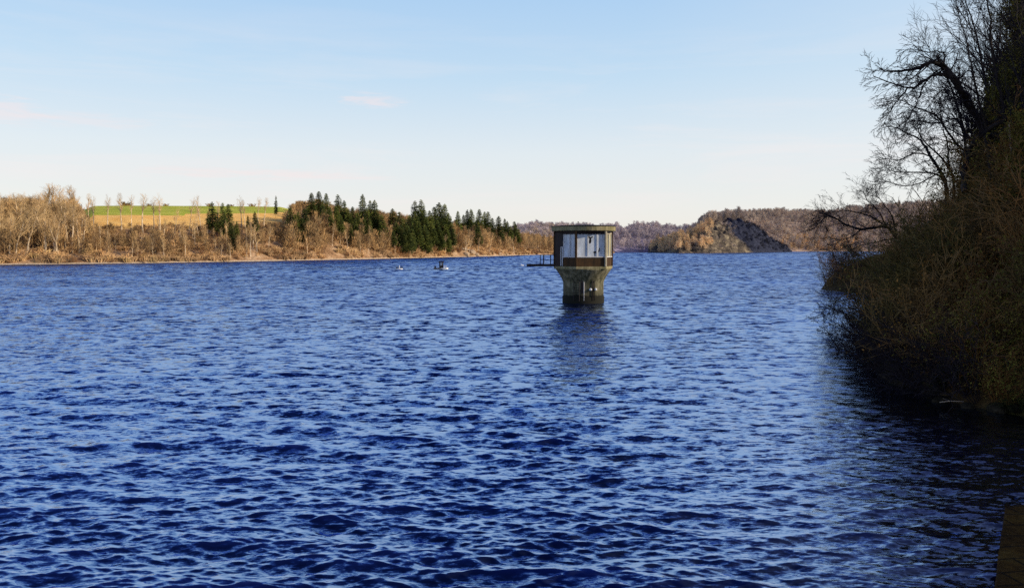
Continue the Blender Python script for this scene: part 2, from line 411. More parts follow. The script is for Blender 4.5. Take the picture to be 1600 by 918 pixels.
def bare_template(h, cfg, r, seed, rmin=None):
    random.seed(seed); T, C = MB(), MB()
    grow(T, C, (0, 0, -.4), (random.gauss(0, .04), random.gauss(0, .04), 1), h, r, 0, cfg)
    return T, C
# unit-height far trees (about 14 m)
FAR_ROUND = [bare_template(14, [(9, .05, .03, 17, .65, .40, .38), (4, .14, .12, 7, .7, .45, .2)] +
                           [(3, .2, .08, 8, .6, .55, .1), (1, .1, .05, 0, 0, 0, 0)], .27, 100 + i) for i in range(5)]
FAR_SLIM = [bare_template(14, [(9, .035, .02, 15, .5, .26, .58), (4, .12, .14, 8, .6, .5, .2), (3, .2, .05, 7, .6, .6, .1), (1, .1, 0, 0, 0, 0, 0)], .25, 200 + i) for i in range(4)]

def conifer_template(h, rmax, start, seed, ragged=.25):
    random.seed(seed); T, C = MB(), MB()
    T.tube([(0, 0, -.5), (0.02, 0, h * .5), (0, 0, h * .985)], [.20, .13, .02], 6)
    z = h * start; 
    while z < h * .995:
        f = (z - h * start) / (h * (1 - start))
        R = rmax * (1 - f) ** .66 * (.55 + .45 * min(1, f * 6)) + .12
        nb = 7 if f < .7 else 5
        a0 = random.random() * 6
        for k_ in range(nb):
            if random.random() < ragged * .5: continue
            a = a0 + 2 * pi * k_ / nb + random.gauss(0, .2); L = R * random.uniform(1 - ragged, 1 + ragged * .6)
            droop = -.28 - .25 * random.random() + .35 * f
            ca, sa = cos(a), sin(a); prev = (0, 0, z)
            m = max(2, int(L / .38))
            for j in range(1, m + 1):
                q = j / m; c = (ca * L * q, sa * L * q, z + droop * L * q ** 1.3 + random.gauss(0, .05))
                w_ = (.34 + .30 * (1 - q)) * min(1, L)
                for sgn in (-1, 1):
                    tip = (c[0] - sa * w_ * sgn + ca * w_ * .6, c[1] + ca * w_ * sgn + sa * w_ * .6, c[2] - .12 - .18 * random.random())
                    C.tri(prev, (c[0] + ca * .1, c[1] + sa * .1, c[2] + .06), tip)
                C.tri(prev, (c[0], c[1], c[2]), ((c[0] + prev[0]) / 2 + random.gauss(0, .08), (c[1] + prev[1]) / 2 + random.gauss(0, .08), c[2] - .3 - .25 * random.random()))
                prev = c
        z += .34 + .12 * random.random()
    C.tube([(0, 0, h * .95), (0, 0, h * 1.01)], [.1, .01], 3)
    return T, C
CONIF = [conifer_template(16, 2.7, .12, 300), conifer_template(16, 2.3, .30, 301), conifer_template(16, 3.0, .05, 302),
         conifer_template(16, 2.0, .42, 303, .4), conifer_template(16, 2.5, .2, 304, .35)]

class Kind:                             # tree kind: shared meshes, one Empty > trunk, crown for every tree
    def __init__(s, temps, tm, cm, h0):
        s.ms = [(T.mesh('trunk', tm), C.mesh('crown', cm)) for T, C in temps]; s.h0 = h0; s.n = 0
        s.src = {}
    def put(s, name, loc, h, label, cat, group, wide=1.0, idx=None):
        i = random.randrange(len(s.ms)) if idx is None else idx
        e = empty(name, loc, random.uniform(0, 6.28)); k_ = h / s.h0; j = random.uniform(.85, 1.2); e.scale = (k_ * wide * j, k_ * wide * j, k_); e.rotation_euler[0] = random.gauss(0, .02); e.rotation_euler[1] = random.gauss(0, .02)
        link('trunk', s.ms[i][0], e); link('crown', s.ms[i][1], e)
        tag(e, label, cat, group); s.n += 1
        return e
K_ROUND = Kind(FAR_ROUND, M['trunk_gold'], M['twig_gold'], 14)
K_SLIM = Kind(FAR_SLIM, M['trunk_gold'], M['twig_gold'], 14)
def _w(k): return k
K_CON = Kind(CONIF, M['conifer_trunk'], M['conifer'], 16)

# ------------------------------------------------------------------ left bank
SHORE_L = [(-1400, 424), (-500, 417.5), (0, 413.5), (200, 411.3), (400, 408), (600, 404), (760, 400.3), (830, 398), (880, 397), (960, 396)]
def shoreY(tab, px): return on(px, lerp_tab(tab, px))[1]
T_ = [0, 1.0, 3, 10, 40, 100, 150, 220, 330]
PROF = [(-1400, [-1.5, .2, 1.2, 4, 13, 18, 21, 22, 20]), (110, [-1.5, .2, 1.2, 4, 13.5, 20, 24, 25, 22]), (150, [-1.5, .2, 1.2, 4, 13.5, 24, 30.0, 30.5, 29]),
        (300, [-1.5, .2, 1.2, 4, 14.3, 25, 31.5, 32, 31]), (440, [-1.5, .2, 1.2, 5, 17, 27, 33, 33, 32]), (520, [-1.5, .2, 1.2, 5.5, 17, 24, 26, 26, 25]),
        (650, [-1.5, .2, 1, 4, 13, 18, 19, 18, 15]), (760, [-1.5, .2, 1, 3.5, 9, 14, 14, 12, 9]), (850, [-1.5, .2, .8, 2, 5, 8, 8, 6, 5]), (960, [-1.5, -.6, -.3, .5, 1.5, 2, 2, 1, 0])]
_ppx = [p[0] for p in PROF]; _pm = np.array([p[1] for p in PROF], dtype=float)
def left_h(px, t):
    row = np.array([np.interp(px, _ppx, _pm[:, j]) for j in range(len(T_))])
    return float(np.interp(t, T_, row))
def left_at(px, t):
    Y = shoreY(SHORE_L, px) + t; X = (px - 800) / FPX * Y
    z = left_h(px, t) + (fbm(X / 14, Y / 14, 3) * min(3, t * .12) if t < 45 else fbm(X / 14, Y / 14, 3) * max(0, 3 - (t - 45) * .06))
    return X, Y, float(z)
def build_left():
    pxs = np.concatenate([np.linspace(-1400, -60, 60), np.linspace(-50, 960, 420)]); ts = np.concatenate([np.linspace(0, 12, 13), np.linspace(14, 60, 24), np.linspace(65, 330, 40)])
    V = np.array([left_at(p, t) for t in ts for p in pxs]); nc = len(pxs)
    i = np.arange(len(ts) - 1)[:, None] * nc + np.arange(nc - 1)[None, :]
    F = np.stack([i, i + 1, i + nc + 1, i + nc], -1).reshape(-1, 4)
    t = NT('bank and field')
    v = t.coord('Position'); n1 = t.noise(v, .12, 6, .7); n2 = t.noise(v, 1.1, 5, .75)
    litter = t.mix(1.0, t.ramp(n1, [(.3, (.16, .085, .04)), (.5, (.40, .235, .12)), (.72, (.58, .42, .26))]), t.ramp(n2, [(.3, (.35,) * 3), (.7, (1.4,) * 3)]), 'MULTIPLY')
    rim = t.ramp(n2, [(.3, (.22, .16, .11)), (.7, (.55, .44, .32))])
    at_ = t.add('ShaderNodeAttribute', attribute_name='zone').outputs['Fac']        # 0 shore rim, 1 slope, 2 dry field, 3 green field
    z1 = t.math('ADD', at_, t.math('MULTIPLY', t.math('SUBTRACT', n1, .5), .5))
    dry = t.mix(1.0, t.ramp(n1, [(.3, (.82, .42, .09)), (.7, (.97, .60, .18))]), t.ramp(n2, [(.3, (.8,) * 3), (.7, (1.12,) * 3)]), 'MULTIPLY')
    green = t.ramp(t.noise(t.coord('Position', (.4, 1, 1)), .16, 5, .7), [(.3, (.26, .30, .025)), (.5, (.42, .43, .045)), (.72, (.60, .52, .10))])
    c = t.mix(t.ramp(z1, [(.4, (0,) * 3), (.6, (1,) * 3)]), rim, litter)
    c = t.mix(t.ramp(t.math('SUBTRACT', z1, 1.0), [(.45, (0,) * 3), (.55, (1,) * 3)]), c, dry)
    c = t.mix(t.ramp(t.math('ADD', t.math('SUBTRACT', at_, 2.0), t.math('MULTIPLY', t.math('SUBTRACT', n2, .5), .7)), [(.35, (0,) * 3), (.65, (1,) * 3)]), c, green)
    m = t.done(c, .95, t.bump(n2, .8, .5), spec=.1)
    me = mesh_np('left_bank', V, F, m, True)
    zone = []
    for tt in ts:
        for p in pxs:
            if tt < 1.6: z = 0
            elif p > 110 and p < 470:
                z = 1 if tt < 42 else (2 if tt < 84 + (p - 130) * .05 + 4 * sin(p / 23) else 3)
                if p < 135: z = 1 if tt < 60 else z
            else: z = 1
            zone.append(z)
    a = me.attributes.new('zone', 'FLOAT', 'POINT'); a.data.foreach_set('value', np.array(zone, dtype=np.float32))
    tag(link('hillside', me), 'rust brown far bank rising to a dry field and a green field', None, None, 'structure')
build_left()

def z_of(py, Y): return CH + ray(800, py)[1] * Y
def by_top(kind, name, px, ytop, t, label, cat, group, wide=1.0, idx=None, slack=0):
    X, Y, z = left_at(px, t); h = z_of(ytop, Y) - z
    if h < 2: return None
    return kind.put(name, (X, Y, z - .1), h, label, cat, group, wide, idx)
random.seed(21)
G_EDGE = 'bare trees along the lower edge of the field'
for px, yt, t in ((140, 307, 34), (148, 311, 38), (170, 310, 40), (191, 307, 30), (208, 309, 36), (243, 314, 34), (252, 310, 30), (297, 314, 33), (317, 312, 18), (379, 313, 30), (384, 316, 36), (310, 326, 38), (342, 318, 40), (326, 330, 30)):
    by_top(K_SLIM, 'bare_tree', px, yt, t, 'tall slender leafless tree at the lower edge of the yellow field', 'tree', G_EDGE, 1.0)
by_top(K_SLIM, 'bare_tree', 225, 307, 36, 'slender tree with straight dark trunk standing alone before the yellow field', 'tree', G_EDGE, 1.15)
by_top(K_SLIM, 'bare_tree', 274, 329, 24, 'shorter leafless tree whose top stays below the green field', 'tree', G_EDGE, 1.1)
for px in (405, 414): by_top(K_SLIM, 'bare_tree', px, 312, 40, 'bare tree of a close pair between the spruces and the lone tall spruce', 'tree', G_EDGE)
for px, yt in ((70, 293), (76, 291), (84, 293), (97, 294), (120, 294), (124, 297)):
    by_top(K_SLIM, 'bare_tree', px, yt, 80, 'gnarled bare tree rising above the left wood roofline', 'tree', 'gnarled trees standing over the left wood', 1.7)
by_top(K_CON, 'spruce', 432, 305, 42, 'lone thin tall spruce against the green field', 'tree', 'spruces on the far bank', .62, 3)
for px, yt, t in ((334, 314, 22), (350, 316, 26), (358, 318, 30), (342, 330, 20), (352, 334, 18), (371, 345, 22), (327, 332, 26)):
    by_top(K_CON, 'spruce', px, yt, t, 'dark spruce in the small clump before the green field', 'tree', 'spruces in the clump below the field', 1.15)
by_top(K_CON, 'spruce', 363, 346, 9, 'dark low spruce with branches down to the slope in front of the clump', 'tree', 'spruces in the clump below the field', .9, 2)
by_top(K_CON, 'spruce', 389, 336, 26, 'left one of the two middle spruces between clump and lone spruce', 'tree', 'spruces in the clump below the field', .8, 1)
by_top(K_CON, 'spruce', 401, 330, 24, 'right and taller one of the two middle spruces before the field', 'tree', 'spruces in the clump below the field', .95, 1)
K_CON2 = Kind(CONIF, M['conifer_trunk'], M['conifer_light'], 16)
con = [(455, 323, 28), (462, 334, 22), (468, 330, 26), (477, 325, 24), (472, 340, 18), (487, 300, 60), (499, 298, 62), (512, 301, 60), (530, 303, 56), (538, 312, 50), (525, 322, 40), (545, 325, 40),
       (552, 322, 40), (568, 303, 55), (574, 325, 30), (580, 312, 45), (585, 312, 40), (590, 330, 30), (600, 335, 16), (614, 325, 50), (508, 318, 46), (518, 330, 30), (533, 335, 24), (560, 330, 30), (556, 340, 20), (566, 345, 18), (548, 350, 16), (571, 340, 22),
       (716, 329, 50), (730, 327, 60), (738, 326, 55), (748, 326, 60), (756, 330, 60), (762, 330, 55), (778, 337, 40), (788, 341, 40), (793, 345, 35), (803, 345, 30), (806, 349, 28), (748, 352, 10), (745, 340, 30), (735, 337, 45), (724, 335, 50), (768, 340, 50), (810, 356, 14), (798, 352, 26)]
for px, yt, t in con:
    lab = 'spruce among bare trees on the far slope right of the field' if px < 600 else ('spruce on the far bank between dark clump and inlet' if px > 710 else 'slim spruce rising from the bare wood in mid slope')
    if px < 710: t = 6 + t * .5
    by_top(K_CON2 if random.random() < .45 else K_CON, 'spruce', px, yt, t, lab, 'tree', 'spruces on the far bank ' + ('by the field' if px < 600 else 'by the inlet' if px > 710 else 'in mid slope'), 1.25)
dark = [(650, 313, 50), (659, 311, 46), (662, 325, 30), (658, 330, 22), (667, 340, 16), (672, 328, 30), (679, 322, 34), (687, 316, 40), (695, 318, 36), (700, 332, 22), (704, 340, 16), (706, 355, 9),
        (626, 330, 24), (633, 340, 12), (641, 345, 9), (620, 346, 12), (628, 352, 6), (648, 340, 12), (655, 345, 8), (664, 350, 7), (636, 352, 5), (616, 360, 6), (644, 356, 5), (674, 345, 10), (682, 342, 12), (690, 340, 14), (697, 350, 9), (680, 356, 6), (690, 360, 6), (670, 360, 5), (650, 330, 22), (640, 335, 18)]
for px, yt, t in dark:
    by_top(K_CON2 if px > 664 and random.random() < .5 else K_CON, 'spruce', px, yt, t, 'dense dark spruce of the big clump reaching down to the shore', 'tree', 'spruces in the big dark clump at the shore', 1.5)  # lighter needles stand in for sun on the clump's right side
ENV = [(-1400, 300), (0, 303), (60, 303), (118, 305), (132, 316), (140, 336), (445, 334), (455, 318), (470, 308), (500, 310), (560, 322), (600, 322), (650, 320), (700, 325), (730, 332), (760, 338), (800, 347), (830, 351), (880, 356)]
def wood(n, x0, x1, t0, t1, h0, h1, label, group, wide=1.2, pr=.65):
    for _ in range(n):
        for tr in range(30):
            px = random.uniform(x0, x1); t = t0 + (t1 - t0) * random.random(); h = random.uniform(h0, h1)
            X, Y, z = left_at(px, t)
            if z + h < z_of(lerp_tab(ENV, px) + random.uniform(0, 5), Y): break
        else: continue
        (K_ROUND if random.random() < pr else K_SLIM).put('bare_tree', (X, Y, z - .1), h, label, 'tree', group, wide)
wood(92, -30, 140, 5, 70, 11.5, 16, 'golden brown leafless tree of the wood on the far left', 'bare trees of the left wood')
wood(6, -30, 130, 80, 110, 9, 13, 'golden brown leafless tree of the wood on the far left', 'bare trees of the left wood')
wood(52, 136, 450, 2, 22, 6, 11.5, 'low bare tree on the brown slope below the field', 'low bare trees on the slope below the field', 1.0, .2)
wood(68, 448, 640, 4, 60, 6, 11.5, 'leafless golden tree among the spruces right of the field', 'bare trees among the spruces')
wood(54, 690, 860, 3, 60, 7, 13, 'leafless golden tree on the low bank towards the inlet', 'bare trees towards the inlet')
# mass of woodland behind (reads as one mass)
def low_tree(seed, n=95):
    random.seed(seed); C = MB()
    C.tube([(0, 0, -1), (0, 0, 7)], [.20, .10], 3)
    for _ in range(n):
        a = random.uniform(0, 6.28); f = random.random(); r0 = sqrt(random.random()) * 3.6 * (1 - .55 * f); z = 4.5 + f * 9
        b = (cos(a) * r0 * .7, sin(a) * r0 * .7, z - 1.2); tpt = (cos(a) * r0 * 1.25, sin(a) * r0 * 1.25, z + .9)
        w_ = .13; C.tri((b[0] - w_, b[1], b[2]), (b[0] + w_, b[1] + w_, b[2]), tpt)
        C.tri((b[0], b[1] - w_, b[2]), (b[0], b[1] + w_, b[2] - w_), (tpt[0] + random.gauss(0, .8), tpt[1] + random.gauss(0, .8), tpt[2] - random.random()))
    return C.arr()
LOWT = [low_tree(400 + i) for i in range(6)]
random.seed(33)
pl = []
for _ in range(900):
    r_ = random.random()
    px = random.uniform(-1300, 138) if r_ < .4 else random.uniform(455, 870)
    t = random.uniform(60, 300) if px < 0 or px > 455 else random.uniform(60, 120)
    X, Y, z = left_at(px, t); h = random.uniform(9, 13)
    e_ = lerp_tab(ENV, px) + random.uniform(1, 13)
    if z + h > z_of(e_, Y): h = z_of(e_, Y) - z
    if h > 4: pl.append((random.randrange(6), X, Y, z, 1, h / 13.5, random.uniform(0, 6)))
for _ in range(640):
    r_ = random.random(); px = random.uniform(-60, 138) if r_ < .3 else random.uniform(448, 640) if r_ < .68 else random.uniform(690, 870)
    t = random.uniform(6, 60); X, Y, z = left_at(px, t); h = random.uniform(7, 13)
    e_ = lerp_tab(ENV, px) + random.uniform(1, 13)
    if z + h > z_of(e_, Y): h = z_of(e_, Y) - z
    if h > 4: pl.append((random.randrange(6), X, Y, z, .8, h / 13.5, random.uniform(0, 6)))
for _ in range(420):
    px = random.uniform(-1300, -60); t = random.uniform(5, 60); X, Y, z = left_at(px, t); pl.append((random.randrange(6), X, Y, z, 1, random.uniform(.7, 1), random.uniform(0, 6)))
for _ in range(210):
    px = random.uniform(130, 452); t = random.uniform(3, 40); X, Y, z = left_at(px, t); h = random.uniform(4, 10); top = z_of(random.uniform(346, 362), Y)
    if z + h > top: h = top - z
    if h > 2: pl.append((random.randrange(6), X, Y, z, .55, h / 13.5, random.uniform(0, 6)))
tag(merged('woodland', LOWT, pl, M['wood_back']), 'brown leafless woodland filling the far bank behind the front trees', None, None, 'stuff')
# undergrowth
def bush_t(seed, n, h, w, curl=.3, tw=.05):
    random.seed(seed); C = MB()
    for _ in range(n):
        a = random.uniform(0, 6.28); r0 = random.random() * w * .45; d = (cos(a) * r0, sin(a) * r0)
        ht = h * random.uniform(.5, 1); e = (d[0] * 2.2 + random.gauss(0, .2), d[1] * 2.2 + random.gauss(0, .2), ht)
        C.tri((d[0] - tw, d[1], -.1), (d[0] + tw, d[1] + tw, -.1), e)
        m = tuple((d[0] if j == 0 else d[1] if j == 1 else 0) * .4 + e[j] * .6 for j in range(3))
        C.tri(m, (m[0] + tw * 1.5, m[1], m[2] + tw), (m[0] + random.gauss(0, w * .25), m[1] + random.gauss(0, w * .25), m[2] + ht * .3))
    return C.arr()
BU = [bush_t(500 + i, 34, 2.2, 2.2, tw=.11) for i in range(5)]
random.seed(36)
for px, w_ in ((198, 1.6), (205, 1.0), (236, .8), (262, .9), (330, 1.1), (364, .8), (396, 1.2)):
    X, Y, z = left_at(px, 148); BT = globals().setdefault('BT', mesh_np('hedge_bush', BU[0][0], BU[0][1], M['wood_back']))
    o = link('hedge_bush', BT); o.location = (X, Y, z); o.scale = (w_ * 1.6, w_ * 1.3, w_ * .8); tag(o, 'small dark bush on the crest line of the green field', 'bush', 'bushes on the crest of the field')
random.seed(35); pl = []
for _ in range(6200):
    px = random.uniform(-500, 880); t = 1.5 + 42 * random.random() ** 1.3
    if fbm(px / 25, t / 8, 2) < -.06 or (px < 140 and t > 6 and random.random() < .6): continue
    X, Y, z = left_at(px, t); s = random.uniform(.4, 1.25) if random.random() < .94 else random.uniform(1.3, 2.0) * (1 if t > 4 else .6)
    pl.append((random.randrange(5), X, Y, z, s * 1.2, s, random.uniform(0, 6)))
tag(merged('undergrowth', BU, pl, M['undergrowth']), 'rusty undergrowth covering the slope of the far bank', None, None, 'stuff')
# landslip of pale soil and a fallen trunk by the inlet, pale boulders at the rim
def lump(seed, sx, sy, sz, name, mat, loc, n=14, amp=.25):
    g = np.random.default_rng(seed); b = MB(); prof = [(sin(pi * i / n), -cos(pi * i / n)) for i in range(n + 1)]
    prof[0] = (.001, -1); prof[-1] = (.001, 1)
    b.lathe(prof, 20); V = np.array(b.v); 
    nz = 1 + amp * 2 * fbm(V[:, 0] * 1.7 + seed, V[:, 1] * 1.7 + V[:, 2] * 1.3, 4)
    V = V * nz[:, None] * np.array([sx, sy, sz]); b.v = [tuple(v) for v in V]
    o = b.build(name, mat); o.location = loc; return o
rk = NT('pale rock'); _v = rk.coord('Object'); _n = rk.noise(_v, 1.2, 6, .7)
M['pale_rock'] = rk.done(rk.ramp(_n, [(.3, (.22, .14, .08)), (.7, (.58, .42, .26))]), .9, rk.bump(_n, 1, .4))
for i, (px, t, s, lab) in enumerate(((728, 3.5, 2.4, 'pale tan rock slab on the shore below the inlet spruces'), (737, 6.5, 2.9, 'tan boulder on the slope above the pale shore slab'), (744, 3, 2.2, 'tan boulder at the shore right of the pale slab'), (778, 5, 2.2, 'small pale boulder nearest the inlet mouth'))):
    X, Y, z = left_at(px, t); o = lump(60 + i, s, s * .8, s * .75, 'boulder', M['pale_rock'], (X, Y, z + .2)); tag(o, lab, 'boulder')
X, Y, z = left_at(722, 12); X2, Y2, z2 = left_at(745, 5)
b = MB(); b.tube([(X, Y, z + 1.5), ((X + X2) / 2, (Y + Y2) / 2, (z + z2) / 2 + 1.6), (X2, Y2, z2 + .8)], [.4, .33, .2], 8, True)
for q in range(5):
    f = .2 + q * .15; p = (X + (X2 - X) * f, Y + (Y2 - Y) * f, z + 1.6 + (z2 - z) * f); b.tube([p, (p[0] + .6, p[1] - .5, p[2] + 1.5)], [.1, .02], 4)
tag(b.build('fallen_trunk', M['trunk_gold']), 'fallen tree trunk lying down the pale slip by the inlet', 'fallen trunk')

# ------------------------------------------------------------------ far hills
def hill(name, label, shore, ridge, dback, mat, nx=120, nt=34, rough=5, x0=None, x1=None):
    """shore: px -> waterline py; ridge: px -> crest py, dback: depth from shore to crest"""
    pxs = np.linspace(shore[0][0], shore[-1][0], nx); ts = np.linspace(0, 1.5, nt)
    def pt(px, t):
        Y0 = shoreY(shore, px); Y = Y0 + t * dback; X = (px - 800) / FPX * Y
        top = max(1, z_of(lerp_tab(ridge, px) + 9, Y0 + dback)) + float(fbm(px / 16 + 3, 7.7, 4)) * 10
        f = min(t, 1); z = top * (1 - (1 - f) ** 1.7) if t <= 1 else top * (1 - (t - 1) * .5)
        z += float(fbm(X / 45, Y / 45, 4)) * rough * 2 * min(1, t * 4) - (1.2 if t == 0 else 0)
        return X, Y, z
    V = np.array([pt(p, t) for t in ts for p in pxs])
    i = np.arange(nt - 1)[:, None] * nx + np.arange(nx - 1)[None, :]
    F = np.stack([i, i + 1, i + nx + 1, i + nx], -1).reshape(-1, 4)
    tag(link(name, mesh_np(name, V, F, mat, True)), label, None, None, 'structure')
    return pt
def forest(name, label, pt, x0, x1, n, mat, h0=7.5, h1=15, t1=1.15, wide=1.15, t0=.01, skip=None):
    pl = []
    for _ in range(n):
        px = random.uniform(x0, x1); t = random.uniform(t0, t1)
        if skip and skip(px, t): continue
        X, Y, z = pt(px, t); pl.append((random.randrange(6), X, Y, z - .5, wide, random.uniform(h0, h1) / 13.5, random.uniform(0, 6)))
    tag(merged(name, LOWT, pl, mat), label, None, None, 'stuff')
random.seed(44)
shA = [(790, 396.5), (860, 395.2), (1000, 394.2), (1120, 393.6), (1180, 393.5)]
random.seed(44)
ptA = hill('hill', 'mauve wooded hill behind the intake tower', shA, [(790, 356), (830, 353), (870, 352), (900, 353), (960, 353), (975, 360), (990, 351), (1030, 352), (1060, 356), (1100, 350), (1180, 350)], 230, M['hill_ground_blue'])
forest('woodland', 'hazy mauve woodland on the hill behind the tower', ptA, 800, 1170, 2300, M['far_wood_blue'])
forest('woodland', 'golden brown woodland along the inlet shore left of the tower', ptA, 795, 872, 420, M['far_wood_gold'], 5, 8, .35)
forest('woodland', 'pale brown wood on the slope left of the tower roof', ptA, 795, 900, 500, M['far_wood'], 9, 13, .9)
shC = [(1085, 393.4), (1200, 393.0), (1330, 392.6), (1500, 392.4), (1900, 392.4)]
ptC = hill('hill', 'long brown wooded hill behind the rocky headland', shC, [(1085, 345), (1110, 331), (1200, 328), (1280, 329), (1330, 322), (1400, 314), (1900, 300)], 300, M['hill_ground'])
forest('woodland', 'mauve brown woodland covering the long hill on the right', ptC, 1090, 1500, 3800, M['far_wood'])
forest('woodland', 'yellowish trees along the foot of the right hill', ptC, 1220, 1345, 380, M['far_wood_gold'], 6, 9, .22)
# rocky headland
shB = [(1012, 394.6), (1060, 395.3), (1100, 395.2), (1180, 394.6), (1237, 393.8)]
RB = [(1012, 392), (1025, 383), (1050, 376), (1080, 369), (1100, 356), (1120, 348), (1140, 346), (1160, 346), (1175, 352), (1200, 371), (1220, 384), (1237, 392)]
def build_rock():
    nx, nt = 230, 70; dback = 70
    pxs = np.linspace(1012, 1237, nx); ts = np.linspace(0, 1.6, nt)
    def pt(px, t):
        Y0 = shoreY(shB, px); Y = Y0 + t * dback; X = (px - 800) / FPX * Y
        top = max(.5, z_of(lerp_tab(RB, px), Y0 + dback)); f = min(t, 1)
        z = top * (1 - (1 - f) ** 2.1) if t <= 1 else top * (1 - (t - 1) * .6)
        cr = 1 - abs(2 * float(vnoise(X / 9, z / 5 + Y / 20)) - 1)
        z += (float(fbm(X / 10, Y / 10, 5)) * 13 + cr * 5 - 2.5) * min(1, t * 5) * min(1, top / 5) - (1 if t == 0 else 0)
        return X, Y, z
    V = np.array([pt(p, t) for t in ts for p in pxs])
    i = np.arange(nt - 1)[:, None] * nx + np.arange(nx - 1)[None, :]
    F = np.stack([i, i + 1, i + nx + 1, i + nx], -1).reshape(-1, 4)
    t = NT('craggy rock'); v = t.coord('Position', (1, .6, 1.4)); n = t.noise(v, .11, 8, .75, .6); n2 = t.noise(v, .03, 4, .6)
    tan = t.ramp(n, [(.40, (.025, .02, .018)), (.53, (.13, .10, .07)), (.70, (.42, .33, .20))])
    rock_shade = t.ramp(t.noise(v, .35, 6, .75, .4), [(.36, (.006, .007, .016)), (.55, (.022, .026, .050)), (.7, (.06, .06, .085))])
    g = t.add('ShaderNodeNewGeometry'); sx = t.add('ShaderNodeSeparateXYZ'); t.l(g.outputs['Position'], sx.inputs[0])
    # shadow painted on the right-hand side of the headland: follows a slanting line down to the water
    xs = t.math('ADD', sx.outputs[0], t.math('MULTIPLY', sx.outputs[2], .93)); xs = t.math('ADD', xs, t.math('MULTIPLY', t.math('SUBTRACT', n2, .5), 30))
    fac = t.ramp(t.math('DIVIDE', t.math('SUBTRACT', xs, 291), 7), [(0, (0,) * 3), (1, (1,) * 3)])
    m = t.done(t.mix(fac, tan, rock_shade), .9, t.bump(n, 1, 3), spec=.15)
    o = link('rocky_headland', mesh_np('rocky_headland', V, F, m, False)); tag(o, 'craggy rocky headland with tan face and shadow painted over its right flank', 'rock', None, 'structure')
    return pt
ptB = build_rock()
random.seed(45)
forest('woodland', 'bare trees along the crest of the rocky headland', ptB, 1085, 1165, 130, M['far_wood'], 12, 17, 1.3, 1.1, .95)
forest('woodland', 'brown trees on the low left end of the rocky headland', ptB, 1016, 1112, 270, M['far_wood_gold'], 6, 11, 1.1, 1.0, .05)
forest('woodland', 'scrub growing in the clefts of the rocky headland', ptB, 1080, 1150, 90, M['far_wood'], 2.5, 5, 1.0, .8, .05)

forest('woodland', 'scrub coloured dark as if in the shadow on the right flank of the rocky headland', ptB, 1160, 1232, 170, M['scrub_shade'], 2, 5.5, 1.1, .7, .05)
# ------------------------------------------------------------------ intake tower
def concrete(name, a, b, stain, stain_amt=.6, algae=0, rough=.9, rust=.6):
    t = NT(name); v = t.coord('Object'); vs = t.coord('Object', (1, 1, .10))
    n = t.noise(v, 1.6, 6, .7); fine = t.noise(v, 14, 4, .7); st = t.noise(vs, 2.6, 5, .7, .3)
    c = t.ramp(n, [(.3, a), (.7, b)])
    rs = t.noise(t.coord('Object', (1, 1, .06)), 5.5, 4, .7); c = t.mix(t.ramp(rs, [(.60, (0,) * 3), (.72, (.55 * rust,) * 3)]), c, (.13, .055, .018))
    c = t.mix(t.ramp(st, [(.42, (0,) * 3), (.66, (stain_amt,) * 3)]), c, stain)
    if algae:
        g = t.add('ShaderNodeTexCoord'); s = t.add('ShaderNodeSeparateXYZ'); t.l(g.outputs['Object'], s.inputs[0])
        hz = t.math('ADD', s.outputs[2], t.math('MULTIPLY', t.math('SUBTRACT', n, .5), .5))
        c = t.mix(t.ramp(t.math('DIVIDE', hz, 2.2), [(.38, (1,) * 3), (.42, (.6,) * 3), (1, (.0,) * 3)]), c, (.012, .011, .006))
    return t.done(c, rough, t.bump(fine, .5, .03), spec=.2)
M['conc'] = concrete('weathered mossy concrete', (.085, .075, .038), (.29, .26, .165), (.022, .025, .008), 1, 1)
M['conc_roof'] = concrete('lichened fascia concrete', (.18, .15, .08), (.40, .34, .19), (.09, .09, .02), .7)
M['conc_post'] = concrete('pale concrete posts', (.30, .26, .19), (.5, .45, .35), (.08, .07, .04), .5)
M['roof_felt'] = concrete('black roofing felt', (.012, .012, .014), (.03, .03, .035), (.02, .02, .02))
M['brown_band'] = concrete('rust brown parapet panels', (.045, .024, .010), (.10, .05, .018), (.015, .012, .008), .7)
M['glass_white'] = concrete('milky wired glass panels', (.46, .52, .58), (.70, .74, .78), (.27, .24, .20), .6, rough=.85, rust=1.5)  # blue-white of the shaded faces put into the panel colour
M['glass_sunlit'] = concrete('sun-tinted stained panels', (.34, .31, .20), (.52, .48, .34), (.14, .12, .05), .8, rough=.4)  # yellow of sunlight mixed into the right face's stained panel colour
M['steel_dark'] = concrete('dark painted steel', (.010, .010, .012), (.03, .025, .025), (.05, .02, .01), .5, rough=.6)
M['steel_light'] = concrete('pale window bars', (.5, .5, .5), (.68, .66, .64), (.3, .25, .2), .4)
M['black'] = concrete('dark opening', (.005, .005, .006), (.012, .012, .012), (.01, .01, .01))
M['white_paint'] = concrete('white paint', (.68, .68, .66), (.8, .8, .78), (.5, .45, .4), .3, rough=.5)
TC = on(911.5, 474.5); TD = 84.3; TX = (911.5 - 800) / FPX * TD
tower = empty('intake_tower', (TX, TD, 0)); tag(tower, 'round concrete water intake tower with hexagonal windowed cabin standing in the lake', 'tower')
k1 = (TD - 2.6)
def zt(py, dd=2.8): return z_of(py, TD - dd)
z_led0, z_led1, z_sill, z_head, z_roof0, z_roof1 = zt(420.5), zt(416.3), zt(401.3), zt(361.5), zt(360.2), zt(353.2)
sc = 1 / FPX * TD
RC = 32 * sc
